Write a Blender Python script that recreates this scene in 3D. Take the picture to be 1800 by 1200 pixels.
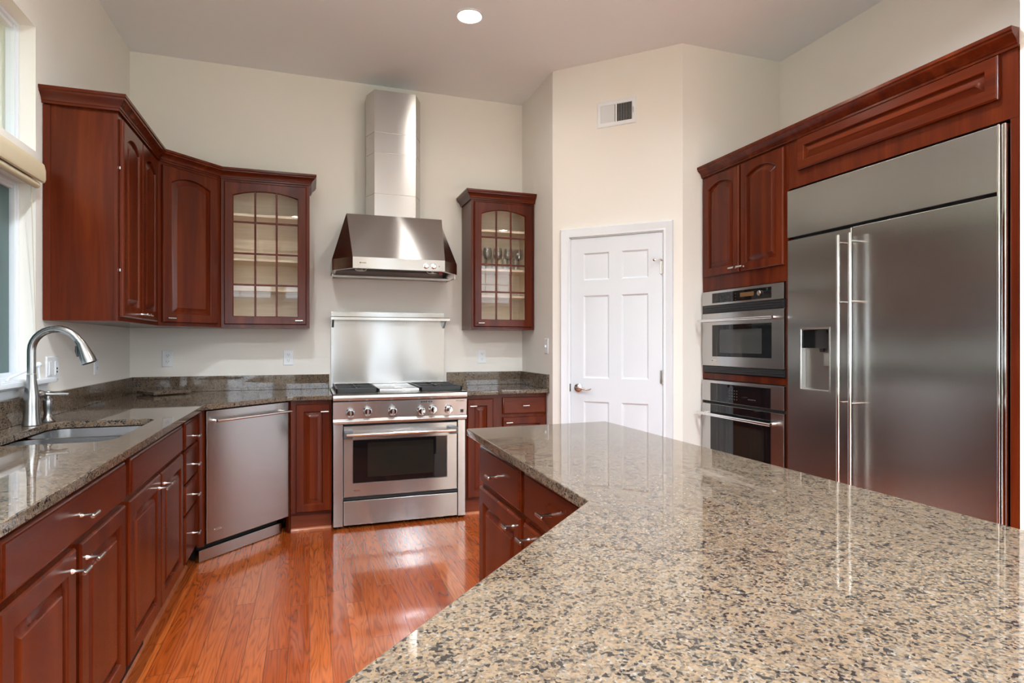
import bpy, bmesh, math, random
from mathutils import Vector, Matrix
random.seed(4)
SC = bpy.context.scene
COL = SC.collection
R = math.radians
for o in list(bpy.data.objects): bpy.data.objects.remove(o)

# ------------------------------------------------------------------ camera, world, exposure
cam = bpy.data.cameras.new('camera'); camo = bpy.data.objects.new('camera', cam); COL.objects.link(camo)
cam.sensor_width = 36; cam.lens = 36*1037.4/1800; cam.shift_y = 0.002
cam.clip_start = 0.02
camo.location = (0, 0, 1.2503); camo.rotation_euler = (R(90), 0, R(-18.93))
SC.camera = camo
SC.view_settings.view_transform = 'Standard'; SC.view_settings.look = 'None'
SC.view_settings.gamma = 1; SC.view_settings.use_curve_mapping = False
SC.view_settings.exposure = 2.45
SC.cycles.max_bounces = 10; SC.cycles.diffuse_bounces = 5; SC.cycles.glossy_bounces = 5
SC.cycles.transparent_max_bounces = 12; SC.cycles.caustics_reflective = False; SC.cycles.caustics_refractive = False
SC.cycles.sample_clamp_indirect = 6; SC.cycles.use_denoising = True
WORLD_STRENGTH = 1.5
LAMP_W = 2.4
W = bpy.data.worlds.new('sky'); SC.world = W; W.use_nodes = True
_n = W.node_tree.nodes; _l = W.node_tree.links
_bg = _n['Background']; _bg.inputs['Strength'].default_value = WORLD_STRENGTH
_tc = _n.new('ShaderNodeTexCoord'); _sx = _n.new('ShaderNodeSeparateXYZ'); _cr = _n.new('ShaderNodeValToRGB')
_l.new(_tc.outputs['Generated'], _sx.inputs[0]); _l.new(_sx.outputs['Z'], _cr.inputs[0]); _l.new(_cr.outputs[0], _bg.inputs[0])
_cr.color_ramp.elements[0].position = 0.0; _cr.color_ramp.elements[0].color = (0.80, 0.90, 1.0, 1)
_cr.color_ramp.elements[1].position = 0.6; _cr.color_ramp.elements[1].color = (0.76, 0.87, 1.0, 1)

def portal(loc, rot, sx, sy):
    l = bpy.data.lights.new('window_daylight', 'AREA'); l.shape = 'RECTANGLE'; l.size = sx; l.size_y = sy
    l.cycles.is_portal = True
    o = bpy.data.objects.new('window_daylight', l); COL.objects.link(o); o.location = loc; o.rotation_euler = rot

# ------------------------------------------------------------------ room dimensions
XL, YB, H = -1.187, 4.765, 3.291           # left wall, back wall, ceiling
XP, YP = 1.726, 4.092                      # pantry corner
XQ, YQ = 2.399, 3.419                      # end of the angled door wall
XR = 3.228                                 # wall behind the tall cabinets
XBIG, YBIG, XFAR = -3.0, -3.4, 5.4         # the room behind the camera
ZC = 0.906                                 # worktop height
WT = 0.16

# windows: (u0,u1,z0,z1)
KW = [(2.28, 3.265, 1.085, 1.98), (2.28, 3.265, 2.13, 2.70)]                 # left kitchen wall, u = Y
JW = [(-2.3, -1.5, .1, 2.1)]   # far left wall, u = Y
_bx = [(-2.7, -1.75), (-1.6, -.65), (-.5, .45), (1.25, 1.62), (2.1, 2.35), (3.3, 4.25), (4.35, 5.2)]
BW = [(a, b, .6, 1.85) for a, b in _bx]+[(a, b, 2.08, 2.45 if a < 1 else 3.0) for a, b in _bx]    # behind the camera, u = X; unseen, sized for their light and reflections
RW = [(-2.9, -1.6, .6, 2.9), (-1.4, -.1, .6, 2.9)]  # far right wall; unseen windows added to light the room
for (a, b, c, d) in KW: portal((XL-WT-.01, (a+b)/2, (c+d)/2), (0, R(-90), 0), d-c, b-a)
for (a, b, c, d) in JW: portal((XBIG-WT-.01, (a+b)/2, (c+d)/2), (0, R(-90), 0), d-c, b-a)
for (a, b, c, d) in BW: portal(((a+b)/2, YBIG-WT-.01, (c+d)/2), (R(90), 0, 0), b-a, d-c)
for (a, b, c, d) in RW: portal((XFAR+WT+.01, (a+b)/2, (c+d)/2), (0, R(90), 0), d-c, b-a)

# ------------------------------------------------------------------ materials
def srgb(r, g, b):
    f = lambda c: (c/255/12.92) if c/255 <= .04045 else ((c/255+.055)/1.055)**2.4
    return (f(r), f(g), f(b), 1)
class NT:
    def __init__(s, name):
        s.m = bpy.data.materials.new(name); s.m.use_nodes = True
        s.t = s.m.node_tree; s.b = s.t.nodes['Principled BSDF']; s.o = s.t.nodes['Material Output']
    def n(s, typ, **k):
        x = s.t.nodes.new(typ)
        for a, v in k.items():
            if a.startswith('i_'):
                key = a[2:]; key = int(key) if key.isdigit() else key.replace('_', ' ')
                s.set(x, key, v)
            else: setattr(x, a, v)
        return x
    def set(s, x, key, v):
        if hasattr(v, 'bl_idname') or isinstance(v, bpy.types.NodeSocket):
            s.t.links.new(v if isinstance(v, bpy.types.NodeSocket) else v.outputs[0], x.inputs[key])
        else: x.inputs[key].default_value = v
    def math(s, op, a, b=None, c=None):
        x = s.t.nodes.new('ShaderNodeMath'); x.operation = op
        s.set(x, 0, a)
        if b is not None: s.set(x, 1, b)
        if c is not None: s.set(x, 2, c)
        return x.outputs[0]
    def ramp(s, fac, stops, interp='LINEAR'):
        x = s.t.nodes.new('ShaderNodeValToRGB'); cr = x.color_ramp; cr.interpolation = interp
        while len(cr.elements) < len(stops): cr.elements.new(0.5)
        for e, (p, c) in zip(cr.elements, stops): e.position = p; e.color = c
        s.set(x, 0, fac); return x.outputs[0]
    def mix(s, fac, a, b, blend='MIX'):
        x = s.t.nodes.new('ShaderNodeMix'); x.data_type = 'RGBA'; x.blend_type = blend
        s.set(x, 0, fac); s.set(x, 6, a); s.set(x, 7, b); return x.outputs[2]
    def p(s, **k):
        for a, v in k.items(): s.set(s.b, a.replace('_', ' '), v)
        return s
    def bump(s, h, dist, strength=1.0):
        x = s.t.nodes.new('ShaderNodeBump'); x.inputs['Distance'].default_value = dist; x.inputs['Strength'].default_value = strength
        s.set(x, 'Height', h); s.set(s.b, 'Normal', x.outputs[0])
    def coord(s, scale=(1, 1, 1), kind='Object', loc=(0, 0, 0)):
        c = s.t.nodes.new('ShaderNodeTexCoord'); m = s.t.nodes.new('ShaderNodeMapping')
        m.inputs['Scale'].default_value = scale; m.inputs['Location'].default_value = loc
        s.t.links.new(c.outputs[kind], m.inputs[0]); return m.outputs[0]
def V4(c): return c

def m_simple(name, col, rough=.5, metal=0, **k):
    n = NT(name); n.p(Base_Color=col, Roughness=rough, Metallic=metal, **k); return n.m

def m_wall(name, col):
    n = NT(name); v = n.coord((1, 1, 1))
    no = n.n('ShaderNodeTexNoise', i_Vector=v, i_Scale=220.0, i_Detail=2.0)
    n.p(Base_Color=col, Roughness=.75); n.set(n.b, 'Specular IOR Level', .25)
    n.bump(no.outputs[0], .0004, .5); return n.m

def m_wood(name, dark, mid, light, rough=.22, horiz=False, coat=.06, scale=1.0):
    n = NT(name)
    sc = (9*scale, 9*scale, .8*scale) if not horiz else (.8*scale, 9*scale, 9*scale)
    v = n.coord(sc)
    a = n.n('ShaderNodeTexNoise', i_Vector=v, i_Scale=1.3, i_Detail=5.0, i_Roughness=.55, i_Distortion=.6)
    sc2 = (90, 90, 4) if not horiz else (4, 90, 90)
    b = n.n('ShaderNodeTexNoise', i_Vector=n.coord(sc2), i_Scale=1.0, i_Detail=3.0)
    col = n.ramp(a.outputs[0], [(.25, dark), (.5, mid), (.75, light)])
    fine = n.ramp(b.outputs[0], [(.35, (.84, .80, .78, 1)), (.6, (1, 1, 1, 1))])
    col = n.mix(.5, col, fine, 'MULTIPLY')
    n.p(Base_Color=col, Roughness=rough); n.set(n.b, 'Specular IOR Level', .22); n.set(n.b, 'Coat Weight', coat); n.set(n.b, 'Coat Roughness', .12)
    return n.m

def m_floor():
    n = NT('oak_floor_planks')
    c = n.n('ShaderNodeTexCoord'); s = n.n('ShaderNodeSeparateXYZ'); n.set(s, 0, c.outputs['Object'])
    X, Y = s.outputs[0], s.outputs[1]
    PW, PL = .083, 1.05
    rowf = n.math('DIVIDE', X, PW); row = n.math('FLOOR', rowf)
    wn = n.n('ShaderNodeTexWhiteNoise', noise_dimensions='1D'); n.set(wn, 'W', row)
    yy = n.math('ADD', n.math('DIVIDE', Y, PL), n.math('MULTIPLY', wn.outputs['Value'], 7.0))
    idn = n.math('FLOOR', yy)
    cmb = n.n('ShaderNodeCombineXYZ'); n.set(cmb, 0, row); n.set(cmb, 1, idn)
    w2 = n.n('ShaderNodeTexWhiteNoise', noise_dimensions='3D'); n.set(w2, 'Vector', cmb.outputs[0])
    rnd = w2.outputs['Value']
    # seams
    fx = n.math('FRACT', rowf); fy = n.math('FRACT', yy)
    ex = n.math('MINIMUM', fx, n.math('SUBTRACT', 1.0, fx))
    ey = n.math('MINIMUM', fy, n.math('SUBTRACT', 1.0, fy))
    sx = n.math('MULTIPLY', ex, PW); sy = n.math('MULTIPLY', ey, PL)
    seam = n.math('MINIMUM', sx, sy)
    sm = n.ramp(n.math('MULTIPLY', seam, 400.0), [(.2, (0, 0, 0, 1)), (.55, (1, 1, 1, 1))])
    # grain, shifted plank by plank
    g = n.n('ShaderNodeCombineXYZ')
    n.set(g, 0, n.math('ADD', n.math('MULTIPLY', X, 16.0), n.math('MULTIPLY', rnd, 50.0)))
    n.set(g, 1, n.math('ADD', n.math('MULTIPLY', Y, 1.15), n.math('MULTIPLY', rnd, 90.0)))
    n.set(g, 2, n.math('MULTIPLY', rnd, 17.0))
    no = n.n('ShaderNodeTexNoise', i_Vector=g.outputs[0], i_Scale=.9, i_Detail=2.0, i_Distortion=.4)
    rings = n.math('FRACT', n.math('MULTIPLY', no.outputs[0], 14.0))
    tri = n.math('ABSOLUTE', n.math('SUBTRACT', rings, .5))
    cath = n.ramp(tri, [(.0, (.52, .46, .42, 1)), (.18, (.86, .84, .83, 1)), (.5, (1.06, 1.06, 1.06, 1))])
    fv = n.n('ShaderNodeCombineXYZ'); n.set(fv, 0, n.math('MULTIPLY', X, 420.0)); n.set(fv, 1, n.math('MULTIPLY', Y, 14.0)); n.set(fv, 2, rnd)
    fi = n.n('ShaderNodeTexNoise', i_Vector=fv.outputs[0], i_Scale=1.0, i_Detail=2.0)
    fine = n.ramp(fi.outputs[0], [(.35, (.80, .76, .74, 1)), (.6, (1, 1, 1, 1))])
    base = n.ramp(rnd, [(0, srgb(158, 70, 26)), (.45, srgb(176, 84, 34)), (1, srgb(190, 100, 46))])
    col = n.mix(.8, base, cath, 'MULTIPLY'); col = n.mix(.6, col, fine, 'MULTIPLY')
    col = n.mix(sm, srgb(104, 50, 24), col)
    n.p(Base_Color=col, Roughness=.22); n.set(n.b, 'Coat Weight', .65); n.set(n.b, 'Coat Roughness', .07)
    n.bump(n.mix(.12, sm, cath), .0006, .5)
    return n.m

def m_granite(name, k=1.0, dkm=.75, ior=1.65):
    n = NT(name)
    v = n.coord((1, 1, 1))
    wob = n.n('ShaderNodeTexNoise', i_Vector=v, i_Scale=230.0, i_Detail=2.0)
    vv = n.n('ShaderNodeVectorMath', operation='SCALE'); n.set(vv, 0, wob.outputs['Color']); vv.inputs['Scale'].default_value = .0035
    va = n.n('ShaderNodeVectorMath', operation='ADD'); n.set(va, 0, v); n.set(va, 1, vv.outputs[0])
    vo = n.n('ShaderNodeTexVoronoi', i_Vector=va.outputs[0], i_Scale=310.0)
    sp = n.n('ShaderNodeSeparateColor'); n.set(sp, 0, vo.outputs['Color'])
    def q(r, g, b): a = srgb(r, g, b); return (a[0]*k, a[1]*k, a[2]*k, 1)
    col = n.ramp(sp.outputs[0], [(0, q(112, 100, 92)), (.25, q(152, 130, 108)), (.5, q(180, 150, 118)), (.72, q(192, 160, 130)), (.9, q(160, 148, 136)), (1, q(200, 188, 176))])
    # dark and grey flecks
    v2 = n.n('ShaderNodeTexVoronoi', i_Vector=va.outputs[0], i_Scale=225.0)
    s2 = n.n('ShaderNodeSeparateColor'); n.set(s2, 0, v2.outputs['Color'])
    big = n.n('ShaderNodeTexNoise', i_Vector=v, i_Scale=45.0, i_Detail=3.0)
    pick = n.math('ADD', s2.outputs[0], n.math('MULTIPLY', n.math('SUBTRACT', big.outputs[0], .5), 1.3))
    dk = n.ramp(pick, [(.80, (0, 0, 0, 1)), (.88, (1, 1, 1, 1))])
    gy = n.ramp(pick, [(.58, (0, 0, 0, 1)), (.68, (1, 1, 1, 1))])
    col = n.mix(n.math('MULTIPLY', gy, .42), col, q(118, 108, 100))
    col = n.mix(n.math('MULTIPLY', dk, dkm), col, q(46, 46, 50))
    lo = n.n('ShaderNodeTexNoise', i_Vector=v, i_Scale=5.0, i_Detail=2.0)
    col = n.mix(.5, col, n.ramp(lo.outputs[0], [(.3, (.82, .78, .75, 1)), (.65, (1.05, 1.05, 1.05, 1))]), 'MULTIPLY')
    n.p(Base_Color=col, Roughness=.03); n.set(n.b, 'IOR', ior)
    return n.m

def m_steel(name, col=(.53, .525, .52, 1), rough=.22, an=.88, vertical=True, wav=0.0):
    # vertical: reflections streak up and down (brush lines run across)
    n = NT(name)
    sc = (1.5, 1.5, 700) if vertical else (700, 700, 1.5)
    b = n.n('ShaderNodeTexNoise', i_Vector=n.coord(sc), i_Scale=1.0, i_Detail=2.0)
    c = n.mix(.22, col, n.ramp(b.outputs[0], [(.3, (.72, .72, .72, 1)), (.7, (1, 1, 1, 1))]), 'MULTIPLY')
    n.p(Base_Color=c, Metallic=1.0, Roughness=rough)
    n.set(n.b, 'Anisotropic', an); n.set(n.b, 'Anisotropic Rotation', 0.25 if vertical else 0.0)
    t = n.n('ShaderNodeTangent', direction_type='RADIAL', axis='Z'); n.set(n.b, 'Tangent', t.outputs[0])
    if wav:
        w = n.n('ShaderNodeTexNoise', i_Vector=n.coord((1, 1, 1)), i_Scale=2.2, i_Detail=1.0); n.bump(w.outputs[0], wav, 1.0)
    return n.m

def m_glass(name, tint=(1, 1, 1, 1), refl=1.0):
    n = NT(name); t = n.t
    tr = n.n('ShaderNodeBsdfTransparent'); tr.inputs[0].default_value = tint
    gl = n.n('ShaderNodeBsdfGlossy'); gl.inputs['Roughness'].default_value = .01
    fr = n.n('ShaderNodeFresnel'); fr.inputs[0].default_value = 1.5
    geo = n.n('ShaderNodeNewGeometry'); front = n.math('SUBTRACT', 1.0, geo.outputs['Backfacing'])
    mx = n.n('ShaderNodeMixShader'); t.links.new(n.math('MULTIPLY', n.math('MULTIPLY', fr.outputs[0], refl), front), mx.inputs[0])
    t.links.new(tr.outputs[0], mx.inputs[1]); t.links.new(gl.outputs[0], mx.inputs[2]); t.links.new(mx.outputs[0], n.o.inputs[0])
    return n.m
def m_screen():
    n = NT('window_insect_screen'); t = n.t
    tr = n.n('ShaderNodeBsdfTransparent'); d = n.n('ShaderNodeBsdfDiffuse'); d.inputs[0].default_value = srgb(70, 104, 108)
    mx = n.n('ShaderNodeMixShader'); mx.inputs[0].default_value = .985
    t.links.new(tr.outputs[0], mx.inputs[1]); t.links.new(d.outputs[0], mx.inputs[2]); t.links.new(mx.outputs[0], n.o.inputs[0])
    return n.m
def m_emit(name, col, s):
    n = NT(name); n.p(Base_Color=col, Emission_Color=col, Emission_Strength=s); return n.m

M = dict(
 tan=m_wall('dimmed_rear_wall_paint', srgb(176, 166, 154)),  # unseen rear walls, toned down to weaken their reflection in the steel
 wall=m_wall('cream_wall_paint', srgb(236, 231, 224)), ceil=m_wall('ceiling_paint', srgb(240, 243, 246)),
 white=m_simple('white_trim_paint', srgb(230, 234, 240), .35), door=m_simple('white_door_paint', srgb(224, 229, 236), .3),
 plastic=m_simple('white_plastic', srgb(232, 234, 238), .3), dark=m_simple('dark_slot', (.01, .01, .01, 1), .6),
 cherry=m_wood('cherry_wood', srgb(66, 21, 8), srgb(88, 31, 11), srgb(108, 44, 17)),
 cherryh=m_wood('cherry_wood_crosswise', srgb(66, 21, 8), srgb(88, 31, 11), srgb(108, 44, 17), horiz=True),
 toe=m_wood('cherry_toe_kick', srgb(86, 36, 20), srgb(112, 50, 28), srgb(128, 60, 34), rough=.4, horiz=True, coat=.1),
 shoe=m_wood('oak_shoe_moulding', srgb(150, 84, 52), srgb(170, 98, 62), srgb(186, 112, 74), rough=.3, horiz=True, coat=.3),
 maple=m_wood('maple_interior', srgb(230, 211, 186), srgb(233, 215, 190), srgb(236, 219, 196), rough=.45, horiz=True, coat=.05),
 floor=m_floor(), granite=m_granite('speckled_brown_granite', .40, .95, 1.5), granite2=m_granite('speckled_beige_granite', .36, .88),
 steel=m_steel('brushed_steel'), steelg=m_steel('brushed_steel_backguard', (.44, .44, .44, 1), .2, .9, True, .006), steelh=m_steel('brushed_steel_fridge', (.54, .54, .53, 1), .20, .8, False, .004),
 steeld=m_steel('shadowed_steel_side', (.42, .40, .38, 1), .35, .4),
 nickel=m_simple('satin_nickel', (.66, .64, .61, 1), .2, 1), chrome=m_simple('chrome', (.82, .82, .82, 1), .08, 1),
 sinksteel=m_simple('sink_steel', (.55, .55, .56, 1), .24, 1), faucet=m_simple('brushed_nickel_faucet', (.36, .36, .355, 1), .24, 1),
 iron=m_simple('black_cast_iron', (.012, .012, .013, 1), .45), blackgl=m_simple('black_oven_glass', (.006, .006, .007, 1), .03),
 black=m_simple('black_plastic', (.015, .015, .017, 1), .35), mount=m_simple('grey_cast_metal', (.12, .12, .125, 1), .35, .6), rubber=m_simple('dark_rubber', (.03, .03, .03, 1), .6),
 glass=m_glass('clear_pane', (1, 1, 1, 1)), stem=m_glass('thin_drinking_glass', (.985, .99, .99, 1), 2.2), screen=m_screen(),
 shade=m_simple('beige_shade_fabric', srgb(202, 186, 156), .8), bulb=m_emit('lit_bulb', (1, .93, .80, 1), 14.0),
 amber=m_emit('amber_display', (.10, .045, .01, 1), .05), grass=m_simple('lawn_green', srgb(96, 128, 66), .9),
 red=m_simple('red_button', (.35, .01, .02, 1), .4), paper=m_simple('white_paper', srgb(236, 236, 238), .7), ink=m_simple('grey_lettering', (.10, .10, .10, 1), .5),
)

# ------------------------------------------------------------------ mesh builder
class MB:
    def __init__(s): s.bm = bmesh.new()
    def box(s, x0, x1, y0, y1, z0, z1, b=0, seg=2):
        if x1 < x0: x0, x1 = x1, x0
        if y1 < y0: y0, y1 = y1, y0
        if z1 < z0: z0, z1 = z1, z0
        v = [s.bm.verts.new(p) for p in ((x0,y0,z0),(x1,y0,z0),(x1,y1,z0),(x0,y1,z0),(x0,y0,z1),(x1,y0,z1),(x1,y1,z1),(x0,y1,z1))]
        f = [s.bm.faces.new([v[i] for i in q]) for q in ((0,3,2,1),(4,5,6,7),(0,1,5,4),(1,2,6,5),(2,3,7,6),(3,0,4,7))]
        if b:
            e = list({e for q in f for e in q.edges})
            bmesh.ops.bevel(s.bm, geom=e, offset=b, segments=seg, affect='EDGES', profile=.5)
        return s
    def rings(s, rings, cap0=True, cap1=True, closed=True):
        vs = [[s.bm.verts.new(p) for p in r] for r in rings]
        n = len(vs[0])
        for a, b in zip(vs, vs[1:]):
            for i in range(n if closed else n-1):
                j = (i+1) % n
                s.bm.faces.new((a[i], a[j], b[j], b[i]))
        if cap0: s.bm.faces.new(vs[0][::-1])
        if cap1: s.bm.faces.new(vs[-1])
        return s
    def loop_rings(s, rings):
        vs = [[s.bm.verts.new(p) for p in r] for r in rings]; n = len(vs[0])
        vs.append(vs[0])
        for a, b in zip(vs, vs[1:]):
            for i in range(n):
                j = (i+1) % n; s.bm.faces.new((a[i], a[j], b[j], b[i]))
        return s
    def prism(s, poly, z0, z1):
        return s.rings([[(x, y, z0) for x, y in poly], [(x, y, z1) for x, y in poly]])
    def tube(s, pts, r, n=12, flat=None):
        P = [Vector(p) for p in pts]; rs = r if isinstance(r, (list, tuple)) else [r]*len(P)
        t0 = (P[1]-P[0]).normalized(); u = t0.orthogonal().normalized(); rings = []
        for i, p in enumerate(P):
            t = (P[min(i+1, len(P)-1)]-P[max(i-1, 0)]).normalized()
            u = (u - t*u.dot(t)).normalized(); w = t.cross(u)
            rings.append([tuple(p+(u*math.cos(2*math.pi*k/n)+w*math.sin(2*math.pi*k/n))*rs[i]) for k in range(n)])
        return s.rings(rings)
    def lathe(s, prof, c=(0, 0, 0), axis='z', n=24):
        rings = []
        for r, z in prof:
            q = []
            for k in range(n):
                a = 2*math.pi*k/n; x, y = max(r, 1e-5)*math.cos(a), max(r, 1e-5)*math.sin(a)
                if axis == 'z': q.append((c[0]+x, c[1]+y, c[2]+z))
                elif axis == 'y': q.append((c[0]+x, c[1]-z, c[2]+y))     # z runs towards -y
                else: q.append((c[0]+z, c[1]+x, c[2]+y))
            rings.append(q)
        return s.rings(rings)
    def sweep(s, path, prof, side=1):
        # path: 2D points, profile (out, z); mitred
        P = [Vector(p) for p in path]; segn = []
        for a, b in zip(P, P[1:]):
            d = (b-a).normalized(); segn.append(Vector((d.y, -d.x))*side)
        rings = []
        for i, p in enumerate(P):
            if i == 0: m = segn[0]
            elif i == len(P)-1: m = segn[-1]
            else: m = (segn[i-1]+segn[i])/(1+segn[i-1].dot(segn[i]))
            rings.append([(p.x+m.x*o, p.y+m.y*o, z) for o, z in prof])
        return s.rings(rings)
    def build(s, name, mat, parent=None, smooth=35):
        bmesh.ops.recalc_face_normals(s.bm, faces=s.bm.faces[:])
        me = bpy.data.meshes.new(name); s.bm.to_mesh(me); s.bm.free()
        me.materials.append(mat)
        if smooth:
            me.shade_smooth(); me.set_sharp_from_angle(angle=R(smooth))
        o = bpy.data.objects.new(name, me); COL.objects.link(o)
        if smooth:
            w = o.modifiers.new('weighted_normals', 'WEIGHTED_NORMAL'); w.weight = 50; w.keep_sharp = True; w.mode = 'FACE_AREA'
        if parent is not None: o.parent = parent
        return o

def tag(o, label, cat, group=None, kind=None):
    if label: o['label'] = label
    if cat: o['category'] = cat
    if group: o['group'] = group
    if kind: o['kind'] = kind
    return o
def thing(name, label, cat, loc=(0, 0, 0), rz=0, group=None):
    o = bpy.data.objects.new(name, None); COL.objects.link(o); o.empty_display_size = .1
    o.location = loc; o.rotation_euler = (0, 0, R(rz)); return tag(o, label, cat, group)
def struct(name, mb, mat, smooth=35):
    o = mb.build(name, mat, None, smooth); o['kind'] = 'structure'; return o
def copy_tree(o, parent=None):
    c = o.copy(); COL.objects.link(c); c.parent = parent
    for ch in list(o.children): copy_tree(ch, c)
    return c
def local(loc, rz, pts):
    a = R(-rz); c, s = math.cos(a), math.sin(a)
    return [((x-loc[0])*c-(y-loc[1])*s, (x-loc[0])*s+(y-loc[1])*c) for x, y in pts]
def rrect(x0, x1, y0, y1, r, n=6):
    out = []
    for cx, cy, a0 in ((x1-r, y0+r, -90), (x1-r, y1-r, 0), (x0+r, y1-r, 90), (x0+r, y0+r, 180)):
        for k in range(n+1):
            a = R(a0+90*k/n); out.append((cx+r*math.cos(a), cy+r*math.sin(a)))
    return out

# ------------------------------------------------------------------ the setting
def wall_u(name, u0, u1, z0, z1, holes, place, mat=None):
    mb = MB(); us = sorted({u0, u1}|{h[0] for h in holes}|{h[1] for h in holes})
    for a, b in zip(us, us[1:]):
        hs = sorted([(h[2], h[3]) for h in holes if h[0] <= a+1e-6 and h[1] >= b-1e-6]); z = z0
        for lo, hi in hs+[(z1, z1)]:
            if lo > z+1e-6: mb.box(*place(a, b), z, lo)
            z = max(z, hi)
    bmesh.ops.remove_doubles(mb.bm, verts=mb.bm.verts[:], dist=1e-5)
    seen = {}
    for f in mb.bm.faces[:]:                      # drop the doubled faces between blocks
        k = tuple(round(c, 4) for c in f.calc_center_median()); seen.setdefault(k, []).append(f)
    dead = [f for q in seen.values() if len(q) > 1 for f in q]
    bmesh.ops.delete(mb.bm, geom=dead, context='FACES_ONLY')
    return struct(name, mb, mat or M['wall'], smooth=None)

struct('floor', MB().box(XBIG, XFAR, YBIG, YB+.02, -.05, 0), M['floor'], None)
struct('floor_bounce_carpet', MB().box(XBIG, XFAR, YBIG, -.9, 0, .012), m_simple('pale_bounce_carpet', srgb(205, 196, 182), .95), None)  # unseen carpet, added pale to bounce light upward
struct('ceiling', MB().box(XBIG, XFAR, YBIG, YB+.02, H, H+.08), M['ceil'], None)
wall_u('wall_left', .3, YB+WT, 0, H, KW, lambda a, b: (XL-WT, XL, a, b))
struct('wall_left_return', MB().box(XBIG, XL-WT, .3, .3+WT, 0, H), M['wall'], None)
wall_u('wall_far_left', YBIG, .3, 0, H, JW, lambda a, b: (XBIG-WT, XBIG, a, b), M['tan'])
struct('wall_back', MB().box(XL, XP, YB, YB+WT, 0, H), M['wall'], None)
struct('wall_pantry_side', MB().box(XP, XP+.1, YP, YB+WT, 0, H), M['wall'], None)
wall_u('wall_behind_camera', XBIG-WT, XFAR+WT, 0, H, BW, lambda a, b: (a, b, YBIG-WT, YBIG), M['tan'])
wall_u('wall_far_right', YBIG, 1.38, 0, H, RW, lambda a, b: (XFAR, XFAR+WT, a, b))
struct('wall_right', MB().box(XR, XR+.1, 1.50, YQ+.1, 0, H), M['wall'], None)
struct('wall_right_stub', MB().box(2.562, XFAR+WT, 1.38, 1.50, 0, H), M['wall'], None)
struct('wall_oven_side', MB().prism([(XQ, YQ), (XR+.1, YQ), (XR+.1, YQ+.1), (XQ+.0415, YQ+.1)], 0, H), M['wall'], None)
# angled wall with the pantry door, in its own frame (rot -45)
DL = math.hypot(XQ-XP, YP-YQ)
S0, S1, DZ = .130, .830, 2.035
def diag_mesh(mb, name, mat, smooth=35):
    o = struct(name, mb, mat, smooth); o.location = (XP, YP, 0); o.rotation_euler = (0, 0, R(-45)); return o
m = MB(); m.box(0, S0, 0, .1, 0, H); m.box(S1, DL, 0, .1, 0, H); m.box(S0, S1, 0, .1, DZ, H)
bmesh.ops.remove_doubles(m.bm, verts=m.bm.verts[:], dist=1e-5)
diag_mesh(m, 'wall_angled', M['wall'], None)
diag_mesh(MB().box(S0-.05, S1+.05, .45, .5, 0, 2.2), 'wall_pantry_inside', M['wall'], None)

def frame_rings(x0, x1, z0, z1, prof, rise=0, N=1, y=None):
    """outline rings: prof = [(inset, y, rise)]"""
    out = []
    for ins, yy, ri in prof:
        a, b, c, d = x0+ins, x1-ins, z0+ins, z1-ins
        pts = [(a, yy, c), (b, yy, c)]
        for k in range(N+1):
            t = k/N; pts.append((b+(a-b)*t, yy, d-ri*(2*t-1)**2))
        out.append(pts)
    return out

# casing (one piece of mitred trim round the door) and jamb
def casing(mb, x0, x1, z1, w, prof, z0=0):
    # U-shaped: outer profile across the width; prof = [(offset from opening, out)]
    rings = []
    for (xx, zz, sx, sz) in ((x0, z0, -1, 0), (x0, z1, -1, 1), (x1, z1, 1, 1), (x1, z0, 1, 0)):
        rings.append([(xx+sx*o, -h, zz+sz*o) for o, h in prof])
    mb.rings(rings)
CP = [(0, 0), (0, .010), (.004, .013), (.012, .011), (.020, .012), (.034, .017), (.046, .020), (.054, .024), (.060, .024), (.064, .020), (.066, .012), (.066, 0)]
m = MB(); casing(m, S0+.006, S1-.006, DZ-.006, .066, CP)
m.box(S0, S0+.012, 0, .1, 0, DZ); m.box(S1-.012, S1, 0, .1, 0, DZ); m.box(S0, S1, 0, .1, DZ-.012, DZ)
diag_mesh(m, 'trim_1', M['white'])
# six-panel door
m = MB(); dx0, dx1, dz0, dz1, dy = S0+.014, S1-.014, .008, DZ-.015, .004
cols = [(dx0+.098, dx0+.098+.193), (dx1-.098-.193, dx1-.098)]; rows = [(.225, .828), (.998, 1.600), (1.712, 1.910)]
xs = [dx0, cols[0][0], cols[0][1], cols[1][0], cols[1][1], dx1]; zs = [dz0]+[z for r in rows for z in r]+[dz1]
for i in range(5):
    for j in range(7):
        if i in (1, 3) and j in (1, 3, 5):
            m.rings(frame_rings(xs[i], xs[i+1], zs[j], zs[j+1], [(0, dy, 0), (.010, dy+.008, 0), (.018, dy+.009, 0), (.045, dy+.003, 0)]), cap0=False)
        else:
            a = [m.bm.verts.new(p) for p in ((xs[i], dy, zs[j]), (xs[i+1], dy, zs[j]), (xs[i+1], dy, zs[j+1]), (xs[i], dy, zs[j+1]))]; m.bm.faces.new(a)
m.rings([[(x, y, z) for x, z in ((dx0, dz0), (dx1, dz0), (dx1, dz1), (dx0, dz1))] for y in (dy, .038)], cap0=False)
bmesh.ops.remove_doubles(m.bm, verts=m.bm.verts[:], dist=1e-5)
door1 = diag_mesh(m, 'door_1', M['door'], 25)
hx, hz = dx0+.060, .925
m = MB(); m.lathe([(0, 0), (.028, 0), (.031, .004), (.030, .010), (.020, .014), (.011, .018), (.010, .045), (.012, .05), (0, .052)], (hx, dy, hz), 'y')
m.build('rosette', M['nickel'], door1)
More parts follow.
